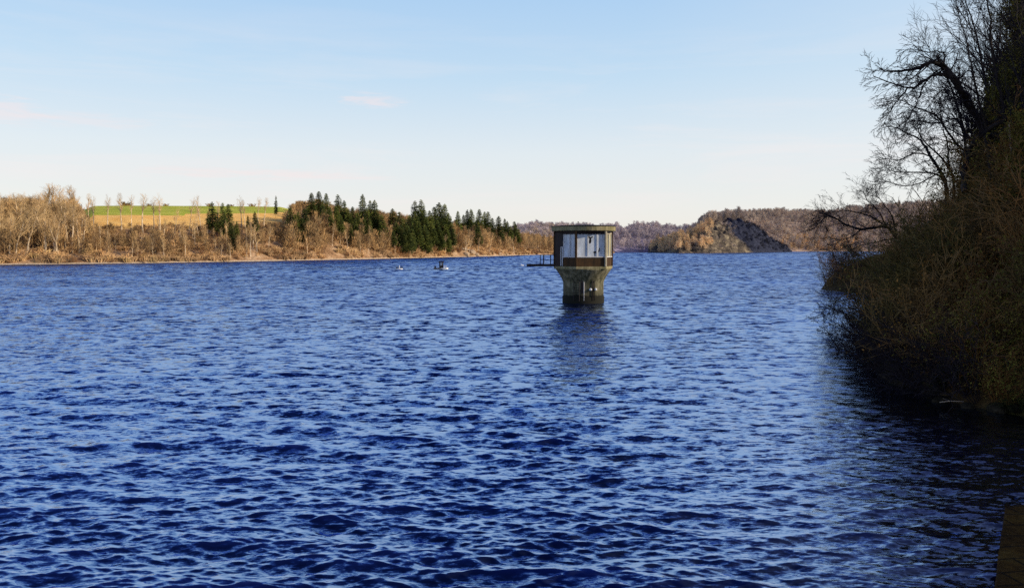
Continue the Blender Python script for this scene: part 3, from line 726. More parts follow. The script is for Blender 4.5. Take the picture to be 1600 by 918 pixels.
# shaft with flare
prof = [(RC * 1.02, -2.9), (RC * 1.02, .72), (RC * .985, .78), (RC * .985, 2.2)]
zf0 = 2.2
for i in range(1, 13):
    f = i / 12; prof.append((RC * .985 + (43.5 * sc - RC * .985) * (1 - cos(f * pi / 2)) ** 1.05, zf0 + (z_led0 - zf0) * sin(f * pi / 2 * .98)))
prof = prof[:4] + [(RC * .985 + (43.8 * sc - RC * .985) * (i / 12) ** 1.35, zf0 + (z_led0 - zf0) * i / 12) for i in range(1, 13)]
MB().lathe(prof, 48).build('shaft', M['conc'], tower, True)
ROT = radians(-90 + 10.8)               # direction of the centre face normal seen from the camera: about -Y
def hexa(R, off=0): return [(R * cos(ROT + pi / 6 + k_ * pi / 3 + off), R * sin(ROT + pi / 6 + k_ * pi / 3 + off)) for k_ in range(6)]
RH = 48.2 * sc; 
MB().prism(hexa(RH * .985), z_led0 + .003, z_led1).build('ledge', M['conc_roof'], tower, bevel=.03)
MB().prism(hexa(RH * .955), z_led1 + .002, z_sill - .05).build('parapet', M['brown_band'], tower)
MB().prism(hexa(RH * .90), z_sill - .045, z_roof0 - .01).build('inner_wall', M['black'], tower)
# roof: round slab with felt on top
nn = 40
MB().lathe([(49.3 * sc, z_roof0), (49.6 * sc, z_roof0 + .05), (49.6 * sc, z_roof1 - .03), (49.3 * sc, z_roof1)], nn).build('roof', M['conc_roof'], tower, bevel=0)
felt = MB().lathe([(50.1 * sc, z_roof1 + .003), (50.2 * sc, z_roof1 + .07), (45 * sc, z_roof1 + .11), (1, z_roof1 + .22)], nn).build('roof_felt', M['roof_felt'], tower)
b = MB(); b.tube([(0, 0, z_roof1 + .2), (0, 0, z_roof1 + .5)], .035, 6, True); b.tube([(0, 0, z_roof1 + .42), (0, 0, z_roof1 + .52)], [.09, .05], 8, True)
v_ = b.build('vent_pipe', M['steel_dark'], tower); v_.location = (-.75, -1.8, 0)
hv = hexa(RH)
def edge_pt(a, b_, f, r=1.0, z=0): return (a[0] * (1 - f) + b_[0] * f, a[1] * (1 - f) + b_[1] * f)
for i in range(6):                      # corner posts
    x, y = hv[i]; an = math.atan2(y, x)
    b = MB(); b.box((x * .965, y * .965, (z_led1 + z_roof0) / 2), (.09, .11, (z_roof0 - z_led1) / 2 - .004), an); b.build('corner_post', M['conc_post'] if i in (0,) else M['brown_band'], tower, bevel=.02)  # right-hand post paler, its sunny side put into the colour
def faceinfo(i):
    a, c = hv[(i - 1) % 6], hv[i]; mx, my = (a[0] + c[0]) / 2, (a[1] + c[1]) / 2; n = math.atan2(my, mx)
    return a, c, n
def pane_box(i, f0, f1, z0, z1, inset, th):
    a, c, n = faceinfo(i); p = edge_pt(a, c, (f0 + f1) / 2); L = math.dist(a, c) * (f1 - f0) / 2
    return ((p[0] - cos(n) * inset, p[1] - sin(n) * inset, (z0 + z1) / 2), (th, L, (z1 - z0) / 2), n)
for i in range(6):
    # find splits: front face has three panes
    front = i == 0; door = i == 5
    if front: sp_ = [.05, .40, .70, .965]
    elif door: sp_ = [.42, .70, .95]
    else: sp_ = [.06, .5, .94]
    mt = M['glass_sunlit'] if i == 1 else M['glass_white']
    fr = MB()
    c, h, n = pane_box(i, .04, .97, z_sill - .05, z_sill + .05, .16, .10); fr.box(c, h, n)
    c, h, n = pane_box(i, .04, .97, z_head - .28, z_roof0 - .01, .19, .06)
    lintel = MB().box(c, h, n).build('lintel', M['steel_dark'] if i != 1 else M['conc_post'], tower)  # right face's lintel coloured paler too, for the sun there
    for j, f in enumerate(sp_):
        c, h, n = pane_box(i, f - .012, f + .012, z_sill + .052, z_head - .283, .17, .06); fr.box(c, h, n)
    win = fr.build('window', M['steel_light'], tower)
    for j in range(len(sp_) - 1):
        c, h, n = pane_box(i, sp_[j] + .014, sp_[j + 1] - .014, z_sill + .054, z_head - .286, .21, .02)
        MB().box(c, h, n).build('pane', mt, win)
    if front:
        for (f0, f1, za, zb) in ((.335, .385, .84, .90), (.43, .56, .83, .93), (.45, .52, .73, .84), (.44, .51, .58, .73), (.585, .69, .15, .21), (.635, .66, .08, .15), (.76, .805, .18, .33), (.635, .665, .21, .5)):
            pass
        def hole(pts):                  # jagged hole in the panel, a thin dark shard just proud of it
            a, c_, n = faceinfo(0); b = MB(); zz0, zz1 = z_sill + .054, z_head - .286
            P = []
            for f, q in pts:
                p = edge_pt(a, c_, f); P.append((p[0] - cos(n) * .186, p[1] - sin(n) * .186, zz0 + (zz1 - zz0) * q))
            b.poly(P); return b
        hole([(.42, .90), (.455, .93), (.47, .86), (.50, .87), (.55, .91), (.575, .87), (.53, .82), (.51, .80), (.525, .70), (.505, .60), (.465, .575), (.44, .62), (.45, .74), (.46, .80), (.43, .84)]).build('broken_hole', M['black'], win)
        hole([(.58, .205), (.62, .22), (.64, .26), (.65, .23), (.69, .20), (.68, .165), (.645, .15), (.64, .04), (.62, .05), (.62, .15), (.59, .165)]).build('broken_hole', M['black'], win)
        hole([(.745, .20), (.755, .30), (.785, .40), (.80, .36), (.79, .25), (.765, .19)]).build('broken_hole', M['steel_dark'], win)
    if door:
        c, h, n = pane_box(i, .05, .40, z_led1 + .05, z_head - .10, .10, .05); d_ = MB().box(c, h, n).build('door', M['steel_dark'], tower, bevel=.01)
        fr = MB()
        for f in (.335, .405):
            c, h, n = pane_box(i, f - .012, f + .012, z_led1 + .05, z_led1 + 2.1, .03, .03); fr.box(c, h, n)
        c, h, n = pane_box(i, .347, .393, z_led1 + 2.05, z_led1 + 2.1, .03, .03); fr.box(c, h, n)
        fr.build('handle', M['steel_light'], d_)
# small fins on the parapet below the posts
# pipes, ladder and brackets on the shaft
def on_shaft(px, r=1.03):
    x = (px - 911.5) * sc / RC; x = max(-.98, min(.98, x)); return RC * r * x, -RC * r * sqrt(1 - x * x)
b = MB(); x0, y0 = on_shaft(895, 1.05); x1, y1 = on_shaft(903, 1.05)
for x, y in ((x0, y0), (x1, y1)): b.tube([(x, y, .3), (x, y, 3.2)], .03, 5, True)
for q in range(11): b.tube([(x0, y0, .45 + q * .26), (x1, y1, .45 + q * .26)], .018, 4)
b.build('ladder', M['steel_dark'], tower)
for px, m_, r_, z1_ in ((922.5, 'steel_dark', .05, 3.3), (925.5, 'steel_dark', .04, 3.3), (909.6, 'steel_light', .035, 2.35)):
    x, y = on_shaft(px, 1.02); MB().tube([(x, y, .35), (x, y, z1_)], r_, 8, True).build('pipe', M[m_], tower, True)
for px in (919.5, 927.5):
    x, y = on_shaft(px, 1.02); b = MB(); b.lathe([(.001, -.14), (.08, -.13), (.14, -.07), (.16, 0), (.14, .07), (.08, .13), (.001, .14)], 12); o = b.build('fender', M['white_paint'], tower, True); o.location = (x, y, 1.55)
x, y = on_shaft(906.5, 1.0)
MB().box((x, y, 2.1), (.10, .06, .95), 0).build('rail', M['steel_dark'], tower)
# footbridge stub with railing on the left
zb = z_of(413.2, TD); xl = (823 - 911.5) * sc; xr = (872 - 911.5) * sc
br = empty('walkway', (TX, TD - .3, 0)); br.parent = tower; br.location = (0, -.3, 0)
walk = MB().box(((xl + xr) / 2, 0, zb), ((xr - xl) / 2, .55, .07)).build('deck', M['steel_dark'], br)
MB().box(((xl + xr) / 2, .45, zb - .13), ((xr - xl) / 2, .05, .055)).build('girder', M['steel_dark'], br)
MB().box(((xl + xr) / 2, -.45, zb - .13), ((xr - xl) / 2, .05, .055)).build('girder', M['steel_dark'], br)
zr = z_of(398, TD)
b = MB()
for yy in (-.5, .5):
    for px in (844, 860): X_ = (px - 911.5) * sc; b.tube([(X_, yy, zb + .07), (X_, yy, zr)], .028, 5, True)
    for z_ in (zr, (zr + zb) / 2): b.tube([((844 - 911.5) * sc, yy, z_), (xr - .2, yy, z_)], .022, 5)
b.tube([((849 - 911.5) * sc, -.5, zb), ((849 - 911.5) * sc, -.5, zr + .05)], .07, 6, True)
b.build('railing', M['steel_dark'], br)

# ------------------------------------------------------------------ boat, floats
def boat():
    p = on(689, 420.6); e = empty('work_boat', (p[0], p[1], 0)); tag(e, 'small flat work boat with a dark wheelhouse out on the lake', 'boat')
    L = 23 / FPX * p[1] / 2; b = MB()
    st = [(-1, .30, .34), (-.9, .75, .36), (-.4, .9, .36), (.3, .88, .38), (.75, .62, .44), (1, .06, .52)]
    hb = []
    for f, w_, h in st:
        i = len(b.v); x = f * L
        b.v += [(x, -w_, h), (x * .97, -w_ * .7, -.15), (x * .97, w_ * .7, -.15), (x, w_, h)]; hb.append(i)
    for a, c in zip(hb, hb[1:]):
        for q in range(3): b.f.append((a + q, c + q, c + q + 1, a + q + 1))
        b.f.append((a, a + 3, c + 3, c))
    b.f.append((hb[0], hb[0] + 1, hb[0] + 2, hb[0] + 3)); b.f.append((hb[-1] + 3, hb[-1] + 2, hb[-1] + 1, hb[-1]))
    hull = b.build('hull', M['white_paint'], e)
    MB().box((-.45 * L, 0, .25), (.52 * L, .93, .10)).build('fender_strip', M['steel_dark'], e)
    cb = MB()
    for x in (-.42, .42):
        for y in (-.5, .5): cb.box((x + .1, y, 1.2), (.11, .08, .82))
    cb.box((.1, 0, .75), (.52, .58, .36)); cb.build('wheelhouse', M['steel_dark'], e)
    MB().box((.1, 0, 2.16), (.68, .72, .13)).build('roof', M['steel_dark'], e, bevel=.03)
    MB().box((.1, .0, 1.25), (.28, .45, .6)).build('windscreen', M['glass_white'], e)
    MB().tube([(.1, 0, 2.3), (.1, 0, 2.75)], .03, 5, True).build('mast', M['steel_dark'], e)
    b = MB(); b.box((-.78 * L, 0, .62), (.22, .3, .32)); b.build('engine_cover', M['steel_dark'], e, bevel=.05)
    b = MB()
    for y in (-.6, .6):
        for x in (.45 * L, .7 * L): b.tube([(x, y, .4), (x, y, 1.0)], .025, 4)
        b.tube([(.4 * L, y, 1.0), (.75 * L, y, 1.0)], .025, 4)
    b.build('railing', M['white_paint'], e)
boat()
def marker(px, py, w, h, label, dark=True):
    p = on(px, py); s = p[1] / FPX; e = empty('marker_float', (p[0], p[1], 0)); tag(e, label, 'float')
    b = MB(); b.lathe([(.001, -.2), (w * s * .35, -.15), (w * s * .5, .12), (w * s * .42, .28), (.001, .34)], 16, 0, 1, .6); b.build('pontoon', M['white_paint'], e, True)
    b = MB(); b.tube([(0, 0, .3), (0, 0, h * s)], [.16, .10], 8, True); b.build('post', M['white_paint'], e)
    if dark:
        b = MB(); b.box((-w * s * .33, 0, .55), (.28, .15, .16)); b.box((w * s * .33, 0, .55), (.28, .15, .16)); b.build('battery_box', M['steel_dark'], e)
marker(624, 420.8, 11, 6, 'small white marker float with short post left of the work boat')
marker(815, 415, 7, 2.5, 'low white float on the water just beyond the tower walkway', False)

# ------------------------------------------------------------------ near bank on the right
SH = [(-40, 40), (4, 34), (14, 30), (20, 26), (24.5, 21.5), (27, 18.2), (29.5, 16.9), (36, 17.9), (43, 20.1), (50, 23.6), (57, 28.6), (64, 33.8), (80, 44), (95, 47), (110, 44), (160, 66), (218, 93), (350, 158), (600, 290), (1300, 650)]
def shore_x(Y): return lerp_tab(SH, Y)
S_T = [-3, 0, .6, 2, 8, 20, 34, 60, 110]; S_Z = [-2.5, -.15, .4, 1.9, 8.8, 17.5, 26, 36, 40]  # unseen upper slope raised to keep the abutment wall in shade
def near_at(Y, s):
    X = shore_x(Y) + s
    hz = float(np.interp(s, S_T, S_Z)); low = float(np.interp(Y, [60, 80, 110, 200, 1300], [1, .7, .4, .3, .3]))  # farther bank kept low so that sun reaches the tower
    if hz > 0: hz *= low
    z = hz + (float(fbm(X / 5, Y / 5, 4)) * 1.6 * min(1, max(0, s) / 3))
    return X, Y, z
Ys = np.concatenate([np.linspace(-40, 14, 18), np.linspace(16, 75, 130), np.linspace(78, 220, 40), np.linspace(240, 1300, 30)])
ss = np.concatenate([np.linspace(-3, 12, 46), np.linspace(12.6, 110, 50)])
V = np.array([near_at(y, s) for s in ss for y in Ys]); nc = len(Ys)
i = np.arange(len(ss) - 1)[:, None] * nc + np.arange(nc - 1)[None, :]
F = np.stack([i, i + nc, i + nc + 1, i + 1], -1).reshape(-1, 4)
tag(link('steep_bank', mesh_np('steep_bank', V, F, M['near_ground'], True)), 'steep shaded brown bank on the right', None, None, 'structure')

# shrub templates: twigs + small leaves
def shrub_t(seed, h, nst, leaf, nleaf, lsz):
    random.seed(seed); T, C = MB(), MB()
    for _ in range(nst):
        a = random.uniform(0, 6.28); d = nrmz((cos(a) * random.uniform(.1, .8), sin(a) * random.uniform(.1, .8), 1))
        grow(T, T, (cos(a) * .15, sin(a) * .15, -.2), d, h * random.uniform(.7, 1.1), .022, 0,
             [(5, .13, -.01, 6, .6, .5, .2), (4, .18, -.02, 5, .7, .55, .1), (2, .2, 0, 0, 0, 0, 0)])
    vs = T.v; n = len(vs)
    for _ in range(nleaf):
        p = vs[random.randrange(n)]; p = (p[0] + random.gauss(0, .10), p[1] + random.gauss(0, .10), max(.05, p[2] + random.gauss(0, .10)))
        a = nrmz(rv()); c = nrmz(rv()); l = lsz * random.uniform(.6, 1.5)
        C.poly([p, (p[0] + a[0] * l * .5 + c[0] * l * .3, p[1] + a[1] * l * .5 + c[1] * l * .3, p[2] + a[2] * l * .5 + c[2] * l * .3), (p[0] + a[0] * l, p[1] + a[1] * l, p[2] + a[2] * l), (p[0] + a[0] * l * .5 - c[0] * l * .3, p[1] + a[1] * l * .5 - c[1] * l * .3, p[2] + a[2] * l * .5 - c[2] * l * .3)])
    return T, C
class Shrub:
    def __init__(s, seeds, h, nst, leaf, nleaf, lsz, twig):
        s.ms = []
        for sd_ in seeds:
            T, C = shrub_t(sd_, h, nst, leaf, nleaf, lsz); s.ms.append((T.mesh('stems', twig), C.mesh('leaves', leaf) if nleaf else None))
    def put(s, name, loc, k_, label, group=None, kz=None):
        i = random.randrange(len(s.ms)); e = empty(name, loc, random.uniform(0, 6.28)); e.scale = (k_, k_, kz or k_)
        link('stems', s.ms[i][0], e)
        if s.ms[i][1]: link('leaves', s.ms[i][1], e)
        tag(e, label, 'shrub', group); return e
def olive_patches(m):
    nt = m.node_tree; b = nt.nodes['Principled BSDF']; src = b.inputs['Base Color'].links[0].from_socket
    t = NT.__new__(NT); t.m = m; t.t = nt; t.n = nt.nodes
    f = t.ramp(t.noise(t.coord('Position'), .13, 3, .6), [(.50, (0,) * 3), (.60, (1,) * 3)]); r = t.ramp(t.noise(t.coord('Position', (1.1, .9, 1)), .17, 3, .6), [(.5, (1,) * 3), (.65, (1.2, .85, .65))])
    c = t.mix(1.0, src, r, 'MULTIPLY'); c = t.mix(t.math('MULTIPLY', f, .75), c, (.065, .062, .012)); nt.links.new(c, b.inputs['Base Color'])
olive_patches(M['brush_twig']); olive_patches(M['brown_leaf'])
SH_OL = Shrub((600, 601, 602), 2.6, 12, M['olive_leaf'], 1500, .08, M['brush_twig'])
SH_BR = Shrub((610, 611, 612, 613), 2.9, 17, M['brown_leaf'], 700, .07, M['brush_twig'])
SH_BB = Shrub((640, 641, 642), 4.0, 15, None, 0, 0, M['brush_twig'])
SH_GO = Shrub((620,), 2.2, 8, M['gold_leaf'], 900, .085, M['brush_twig'])
SH_TW = Shrub((630, 631, 632), 3.0, 11, None, 0, 0, M['near_twig'])
random.seed(70); cnt = 0
for _ in range(2000):
    if cnt >= 260: break
    Y = random.uniform(25.5, 36) if cnt < 45 else random.uniform(25.5, 76) if random.random() < .85 else random.uniform(76, 120); s = (1.0 if Y > 38 else .4) + 17 * random.random() ** 1.2
    X, Y, z = near_at(Y, s)
    px = 800 + X / Y * FPX
    if px > 1760: continue
    cnt += 1; k_ = random.choice((.6, .8, 1.0, 1.2, 1.6)) * random.uniform(.85, 1.15); m_ = float(vnoise(X / 4 + 3, Y / 5 + z / 3))
    if m_ > .60: SH_OL.put('leafy_shrub', (X, Y, z - .1), k_, 'dark olive leafy shrub on the shaded right bank', 'olive shrubs on the right bank')
    else: SH_BR.put('brown_shrub', (X, Y, z - .1), k_, 'withered brown shrub on the shaded right bank', 'withered brown shrubs on the right bank')
for px, py, Y, k_, lab in ((1462, 345, 47, .85, 'yellow leaved shrub on the left of the two in mid slope'), (1505, 338, 44, 1.0, 'larger yellow leaved shrub in mid slope, right one of two')):
    p = at(px, py, Y); SH_GO.put('yellow_shrub', (p[0], p[1], p[2] - 1.0), k_, lab, None)
for _ in range(95):
    Y = random.uniform(27, 74); X, Y, z = near_at(Y, .8 + 14 * random.random()); e = SH_BB.put('bare_brush', (X, Y, z - .1), random.uniform(.7, 1.3), 'bare brown brush without leaves on the shaded right bank', 'bare brown brush on the right bank')
    e.rotation_euler = (random.gauss(0, .15), -.35 + random.gauss(0, .2), random.uniform(-.5, .5))
# twiggy fringe over the water edge
for i, Y in enumerate(list(np.linspace(29, 76, 44))):
    X, Y, z = near_at(Y, random.uniform(-.3, .8)); e = SH_TW.put('twiggy_shrub', (X, Y, max(z, .1) - .1), random.uniform(.8, 1.35), 'leafless twiggy shrub overhanging the water edge of the right bank', 'twiggy shrubs along the water edge')
    e.rotation_euler = (random.gauss(0, .2), -.55 + random.gauss(0, .15), random.uniform(-.3, .3))

def near_limbs(name, label, dist, limbs, group=None, dens=1.0, twl=1.0, droop=-.02, spreadZ=1.5):
    """limbs: list of (points in the photo, base radius, tip radius); all at about one distance, wandering in depth"""
    T, C = MB(), MB(); p0 = at(*limbs[0][0][0], dist); e = empty(name, p0)
    dm = {}
    for pts, r0, r1 in limbs:
        key = pts[0]; y0 = dm.get(key, dist)
        P = []; y = y0
        for j, (px, py) in enumerate(pts):
            if j: y += random.gauss(0, .35) * spreadZ
            dm[(px, py)] = y; P.append(at(px, py, y))
        # resample and jitter
        Q = []; n = len(P)
        for j in range(n - 1):
            m = 4
            for q in range(m):
                f = q / m; a, b_ = P[j], P[j + 1]; pm = P[j - 1] if j else a; pn = P[j + 2] if j + 2 < n else b_
                Q.append(tuple(.5 * (2 * a[c] + (b_[c] - pm[c]) * f + (2 * pm[c] - 5 * a[c] + 4 * b_[c] - pn[c]) * f * f + (3 * a[c] - pm[c] - 3 * b_[c] + pn[c]) * f ** 3) + random.gauss(0, .02) for c in range(3)))
        Q.append(P[-1]); Q = [(a - p0[0], b_ - p0[1], c - p0[2]) for a, b_, c in Q]
        N = len(Q); R = [r0 + (r1 - r0) * j / (N - 1) for j in range(N)]
        T.tube(Q, R, 7)
        for j in range(1, N):
            f = j / N
            for _ in range(int(dens * (1 + 1.6 * f) + random.random())):
                d = nrmz(tuple(Q[j][c] - Q[j - 1][c] for c in range(3))); s = nrmz(rv())
                nd = nrmz(tuple(d[c] * .75 + s[c] * .75 for c in range(3)))
                grow(C, C, Q[j], nd, twl * random.uniform(.8, 1.9), max(.012, R[j] * .35), 0,
                     [(5, .12, droop, 5, .55, .55, .2), (4, .16, droop, 4, .6, .6, .2), (2, .2, droop, 0, 0, 0, 0)])
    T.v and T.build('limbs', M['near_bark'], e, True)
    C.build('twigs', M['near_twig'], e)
    tag(e, label, 'tree', group); return e
random.seed(80)
near_limbs('leaning_tree', 'dark leafless tree with long limbs arching left over the lake', 41, [
    ([(1556, 300), (1550, 245), (1540, 204), (1517, 170), (1504, 146), (1491, 123), (1475, 105), (1457, 97), (1438, 105), (1415, 110), (1391, 111), (1376, 110)], .26, .022),
    ([(1504, 146), (1485, 122), (1465, 116), (1449, 123), (1436, 133), (1420, 137), (1386, 128), (1365, 119)], .11, .016),
    ([(1449, 123), (1440, 140), (1436, 154), (1428, 170), (1417, 188), (1414, 200)], .055, .012),
    ([(1420, 137), (1405, 154), (1394, 167), (1381, 193)], .045, .010),
    ([(1475, 105), (1476, 92), (1474, 82), (1451, 81), (1423, 76)], .06, .012),
    ([(1457, 97), (1440, 112), (1425, 122), (1412, 128)], .04, .01),
    ([(1517, 170), (1498, 152), (1478, 140), (1462, 150), (1450, 168)], .05, .012),
    ([(1540, 204), (1520, 190), (1490, 185), (1466, 192), (1440, 190), (1420, 186)], .06, .012)], dens=.55, twl=.62, droop=-.06)
near_limbs('leaning_tree', 'dark tree whose thick limb slopes down left from the picture edge', 38, [
    ([(1507, 300), (1507, 262), (1520, 225), (1543, 204), (1569, 188), (1595, 182), (1640, 170)], .15, .07),
    ([(1520, 225), (1506, 235), (1483, 209), (1465, 183), (1449, 175), (1420, 163), (1399, 154)], .07, .012),
    ([(1543, 204), (1530, 160), (1520, 110), (1508, 60), (1496, 18)], .07, .012),
    ([(1569, 188), (1560, 130), (1548, 70), (1545, 20), (1538, -30)], .08, .02)], dens=.7, twl=.75)
near_limbs('spreading_tree', 'bare tree low on the bank with branches fanning left at the horizon', 50, [
    ([(1480, 320), (1476, 283), (1454, 244), (1439, 220), (1413, 206), (1399, 199)], .13, .015),
    ([(1489, 310), (1489, 276), (1472, 248), (1444, 220), (1430, 200)], .10, .014),
    ([(1489, 276), (1483, 257), (1481, 228), (1474, 200), (1468, 170)], .08, .014),
    ([(1476, 283), (1463, 272), (1433, 269), (1400, 269), (1384, 262)], .07, .012),
    ([(1463, 272), (1440, 285), (1410, 290), (1385, 284)], .05, .012),
    ([(1454, 244), (1430, 240), (1405, 250), (1388, 248)], .05, .012),
    ([(1510, 290), (1500, 260), (1510, 220), (1500, 180), (1496, 150)], .08, .014)], dens=.95, twl=.9, droop=0)
near_limbs('spreading_tree', 'low bare tree arching out over the lake at the horizon line', 62, [
    ([(1400, 372), (1385, 354), (1346, 358), (1320, 350), (1300, 338), (1288, 340), (1279, 354)], .14, .014),
    ([(1385, 354), (1360, 338), (1330, 330), (1305, 330), (1290, 336)], .07, .012),
    ([(1385, 354), (1372, 330), (1355, 312), (1350, 300)], .06, .012),
    ([(1346, 358), (1330, 370), (1312, 375), (1300, 392)], .05, .012),
    ([(1400, 372), (1395, 340), (1380, 318), (1370, 305)], .07, .012),
    ([(1400, 372), (1370, 378), (1340, 385), (1322, 398)], .06, .012)], dens=1.1, twl=1.0, droop=-.01)
near_limbs('spreading_tree', 'bare bush like tree with drooping twigs just above the water', 58, [
    ([(1400, 460), (1375, 440), (1350, 425), (1325, 415), (1312, 425)], .07, .012),
    ([(1400, 460), (1365, 455), (1335, 455), (1312, 465), (1300, 480)], .07, .012),
    ([(1375, 440), (1355, 405), (1335, 395)], .05, .012),
    ([(1400, 460), (1370, 475), (1335, 482), (1305, 490)], .06, .012)], dens=1.3, twl=1.0, droop=-.01)
near_limbs('leaning_sapling', 'thin dark sapling leaning left out of the water edge', 44, [
    ([(1345, 560), (1325, 556), (1310, 545), (1298, 525), (1285, 508)], .07, .012),
    ([(1325, 556), (1318, 540), (1312, 528)], .04, .01), ([(1345, 560), (1338, 540), (1335, 520)], .05, .01)], dens=.6, twl=.5)
def dead(name, label, pts, dist, r):
    b = MB(); P = [at(px, py, dist - .3 * j) for j, (px, py) in enumerate(pts)]
    b.tube(P, [r * (1 - .7 * j / (len(P) - 1)) for j in range(len(P))], 6, True)
    b.tube([P[1], tuple(P[1][c] + (-.35, -.1, .12)[c] for c in range(3))], [r * .5, .008], 4)
    tag(b.build(name, M['birch'], None, True), label, 'branch')
dead('dead_branch', 'bleached dead branch sticking out of the brush near the water', [(1428, 493), (1412, 489), (1402, 482), (1392, 468), (1388, 458)], 45, .05)
dead('dead_branch', 'pale thin broken stem leaning high in the brown brush', [(1440, 428), (1434, 415), (1430, 402), (1426, 392)], 50, .045)
dead('dead_branch', 'pale stick slanting across the brush right of the bleached branch', [(1444, 464), (1452, 457), (1462, 450)], 45, .03)
dead('dead_branch', 'pale thin branch lying low among the olive shrubs', [(1496, 482), (1508, 500), (1520, 512)], 35, .03)
dead('dead_branch', 'pale twig lying along the shore beside the grass tufts', [(1468, 628), (1485, 626), (1506, 627)], 28.5, .022)
# upright trees on the bank top
NEAR_T = [bare_template(13, [(12, .06, .02, 16, .5, .42, .22), (6, .12, .05, 8, .55, .5, .15), (4, .16, .03, 6, .6, .55, .15), (2, .2, 0, 0, 0, 0, 0)], .15, 900 + i) for i in range(4)]
K_NEAR = Kind(NEAR_T, M['near_bark'], M['near_twig'], 13)
random.seed(91)
for i, (px, pb, Y, h) in enumerate(((1545, 290, 44, 13), (1560, 280, 47, 14), (1578, 270, 42, 13.5), (1592, 262, 46, 15), (1606, 250, 40, 14), (1620, 250, 44, 15), (1532, 290, 50, 12.5), (1570, 265, 53, 15), (1600, 240, 52, 16), (1640, 240, 45, 15),
                                    (1518, 285, 56, 12), (1585, 245, 57, 16), (1660, 230, 42, 14), (1690, 220, 40, 14), (1550, 262, 60, 15), (1630, 225, 56, 16), (1583, 262, 38, 11), (1615, 262, 36, 13))):
    a = at(px, pb, Y); s = a[0] - shore_x(Y); g = near_at(Y, s); 
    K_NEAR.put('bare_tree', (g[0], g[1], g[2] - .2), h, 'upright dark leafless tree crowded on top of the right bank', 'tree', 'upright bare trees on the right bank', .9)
# ivy-clad evergreens among them
random.seed(95)
def ivy(seed):
    random.seed(seed); T, C = MB(), MB(); T.tube([(0, 0, -.5), (.1, 0, 4), (.2, .1, 8)], [.14, .1, .03], 6)
    for _ in range(70):
        z = random.uniform(.6, 7.8); a = random.uniform(0, 6.28); R = 1.5 * (1 - z / 11) * random.random() ** .5; c = (cos(a) * R, sin(a) * R, z)
        T.tube([(.1, 0, z - .5), c], [.03, .01], 3)
        for _ in range(95):
            p = (c[0] + random.gauss(0, .26), c[1] + random.gauss(0, .26), c[2] + random.gauss(0, .2)); q = nrmz(rv()); r = nrmz(rv()); l = .11
            C.tri(p, (p[0] + q[0] * l, p[1] + q[1] * l, p[2] + q[2] * l), (p[0] + r[0] * l, p[1] + r[1] * l, p[2] + r[2] * l))
    return T, C
K_IVY = Kind([ivy(1), ivy(2)], M['near_bark'], M['olive_leaf'], 8)
random.seed(96)
for px, pb, Y, h in ((1590, 235, 48, 12), (1606, 230, 44, 12), (1572, 240, 56, 12), (1618, 215, 50, 14), (1640, 215, 46, 13), (1597, 262, 34, 7), (1612, 215, 58, 14), (1665, 220, 40, 12), (1582, 232, 60, 13), (1530, 275, 56, 9), (1515, 282, 60, 8), (1546, 265, 60, 11), (1556, 250, 50, 10), (1520, 290, 48, 5), (1535, 270, 45, 6), (1562, 262, 43, 8), (1588, 250, 41, 9), (1605, 240, 38, 9), (1575, 255, 50, 9), (1625, 240, 42, 10), (1548, 275, 52, 7), (1510, 285, 50, 4.5)):
    a = at(px, pb, Y); g = near_at(Y, a[0] - shore_x(Y))
    K_IVY.put('evergreen_tree', (g[0], g[1], g[2] - .2), h, 'dark ivy clad evergreen among the bare trunks on the right bank', 'tree', 'evergreens on the right bank')
b = MB(); P = [at(1581, 262, 37), at(1580, 235, 37), at(1578, 215, 37.1), at(1577, 190, 37.2)]; b.tube(P, [.07, .06, .05, .03], 7, True); b.tube([P[2], at(1570, 200, 37)], [.03, .01], 4)
tag(b.build('dead_tree', M['birch'], None, True), 'pale upright dead trunk among the dark trees', 'dead tree')
# wet stones along the foot of the bank
wr = NT('wet dark stone'); _n = wr.noise(wr.coord('Object'), 2.5, 5, .7); M['wet_stone'] = wr.done(wr.ramp(_n, [(.3, (.010, .008, .005)), (.7, (.05, .038, .022))]), .8, wr.bump(_n, 1, .1), spec=.05)
random.seed(97)
for j in range(34):
    Y = 25.5 + j * .75 + random.random() * .6; X, Y, z = near_at(Y, random.uniform(-.35, .5)); k_ = random.uniform(.14, .42)
    o = lump(700 + j, k_ * 1.3, k_, k_ * .7, 'stone', M['wet_stone'], (X, Y, max(z, 0) + .02), 8); o.rotation_euler = (0, 0, random.uniform(0, 6))
    tag(o, 'dark wet stone at the waterline of the right bank', 'stone', 'wet stones along the right bank')
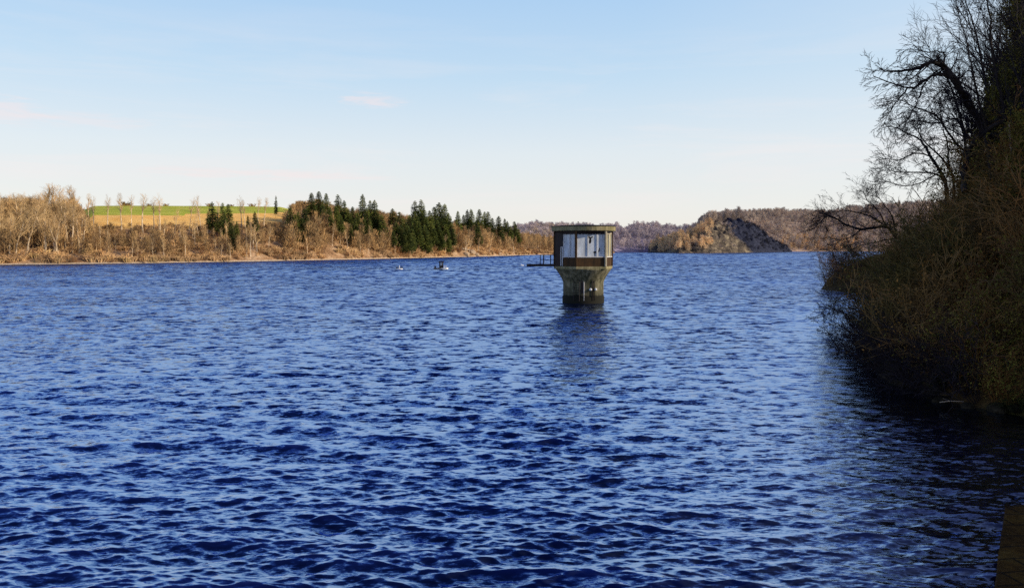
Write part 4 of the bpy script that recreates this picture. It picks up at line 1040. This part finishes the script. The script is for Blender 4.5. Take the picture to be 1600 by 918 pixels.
# shore grass tufts
def tuft(seed):
    random.seed(seed); C = MB()
    for _ in range(90):
        a = random.uniform(0, 6.28); r = random.random() * .25; l = random.uniform(.35, .8); o_ = random.uniform(.15, .6)
        b0 = (cos(a) * r, sin(a) * r, 0); m = (b0[0] + cos(a) * o_ * .4, b0[1] + sin(a) * o_ * .4, l * .7); e = (b0[0] + cos(a) * o_, b0[1] + sin(a) * o_, l * (.8 - o_ * .8)); w_ = .012
        C.poly([(b0[0] - w_, b0[1], b0[2]), (b0[0] + w_, b0[1], b0[2]), (m[0] + w_, m[1], m[2]), (m[0] - w_, m[1], m[2])]); C.tri((m[0] - w_, m[1], m[2]), (m[0] + w_, m[1], m[2]), e)
    return C.mesh('grass_tuft', M['grass_tuft'])
TU = [tuft(i) for i in range(3)]
random.seed(99)
for j in range(26):
    Y = random.uniform(26.3, 38); X, Y, z = near_at(Y, random.uniform(0, 1.4)); o = link('grass_tuft', TU[j % 3]); o.location = (X, Y, max(z, 0) + .02); o.rotation_euler = (random.gauss(0, .2), -.3, random.uniform(0, 6)); o.scale = (1.2,) * 3
    tag(o, 'drooping grass tuft at the foot of the right bank', 'grass tuft', 'grass tufts at the foot of the right bank')

# ------------------------------------------------------------------ dam abutment wall, bottom right
t = NT('mossy masonry'); v = t.coord('Position')
n = t.noise(v, 1.3, 6, .75); f_ = t.noise(v, 9, 5, .75)
c = t.ramp(n, [(.3, (.030, .012, .002)), (.52, (.085, .040, .005)), (.72, (.12, .07, .012))])
c = t.mix(1.0, c, t.ramp(f_, [(.3, (.35,) * 3), (.72, (1.3,) * 3)]), 'MULTIPLY')
br_ = t.add('ShaderNodeTexBrick'); t.l(t.add('ShaderNodeNewGeometry').outputs['Position'], br_.inputs['Vector']); br_.inputs['Scale'].default_value = 1; br_.inputs['Brick Width'].default_value = 1.1; br_.inputs['Row Height'].default_value = .55; br_.inputs['Mortar Size'].default_value = .025
c = t.mix(t.math('MULTIPLY', br_.outputs['Fac'], .8), c, (.006, .004, .002))
M['masonry'] = t.done(c, .85, t.bump(f_, .8, .06), spec=.05)
zt_ = .55
A = on(1569, 789, zt_); B = on(1551, 918, zt_)
dx = (B[0] - A[0]) / (B[1] - A[1])
far_ = A[1]; near_ = 2.0
nb = 60; V = []; F = []
prof = [(.0, -2.8), (.0, 0), (.0, .3), (.02, zt_ - .03), (.06, zt_)] + [(.06 + .35 * j, zt_ + .02 * j) for j in range(1, 14)]
for j in range(nb):
    Y = near_ + (far_ - near_) * j / (nb - 1); xe = A[0] + (Y - far_) * dx
    for q, (dx_, z) in enumerate(prof):
        V.append((xe + dx_ + (float(fbm(Y * 2, q * .7, 3)) * .05), Y, z + (float(fbm(Y * 1.5 + 9, q * .9, 3)) * .12 if z > zt_ - .1 else 0)))
m = len(prof)
for j in range(nb - 1):
    for q in range(m - 1): F.append((j * m + q, (j + 1) * m + q, (j + 1) * m + q + 1, j * m + q + 1))
i0 = len(V); last = [(nb - 1) * m + q for q in range(m)]
V2 = [(V[q][0], V[q][1] + .001, -2.8) for q in last]; V += V2
for q in range(m - 1): F.append((last[q], i0 + q, i0 + q + 1, last[q + 1]))
F = [f[::-1] for f in F]
tag(link('abutment_wall', mesh_np('abutment_wall', np.array(V), F, M['masonry'], False)), 'mossy brown masonry abutment at the lower right corner', 'wall')

# ------------------------------------------------------------------ render settings
S.view_settings.view_transform = 'Standard'; S.view_settings.look = 'None'; S.view_settings.exposure = 0; S.view_settings.gamma = 1
S.render.engine = 'CYCLES'
cy = S.cycles; cy.max_bounces = 5; cy.diffuse_bounces = 2; cy.glossy_bounces = 3; cy.transmission_bounces = 2; cy.transparent_max_bounces = 4
cy.use_denoising = False; cy.use_adaptive_sampling = False
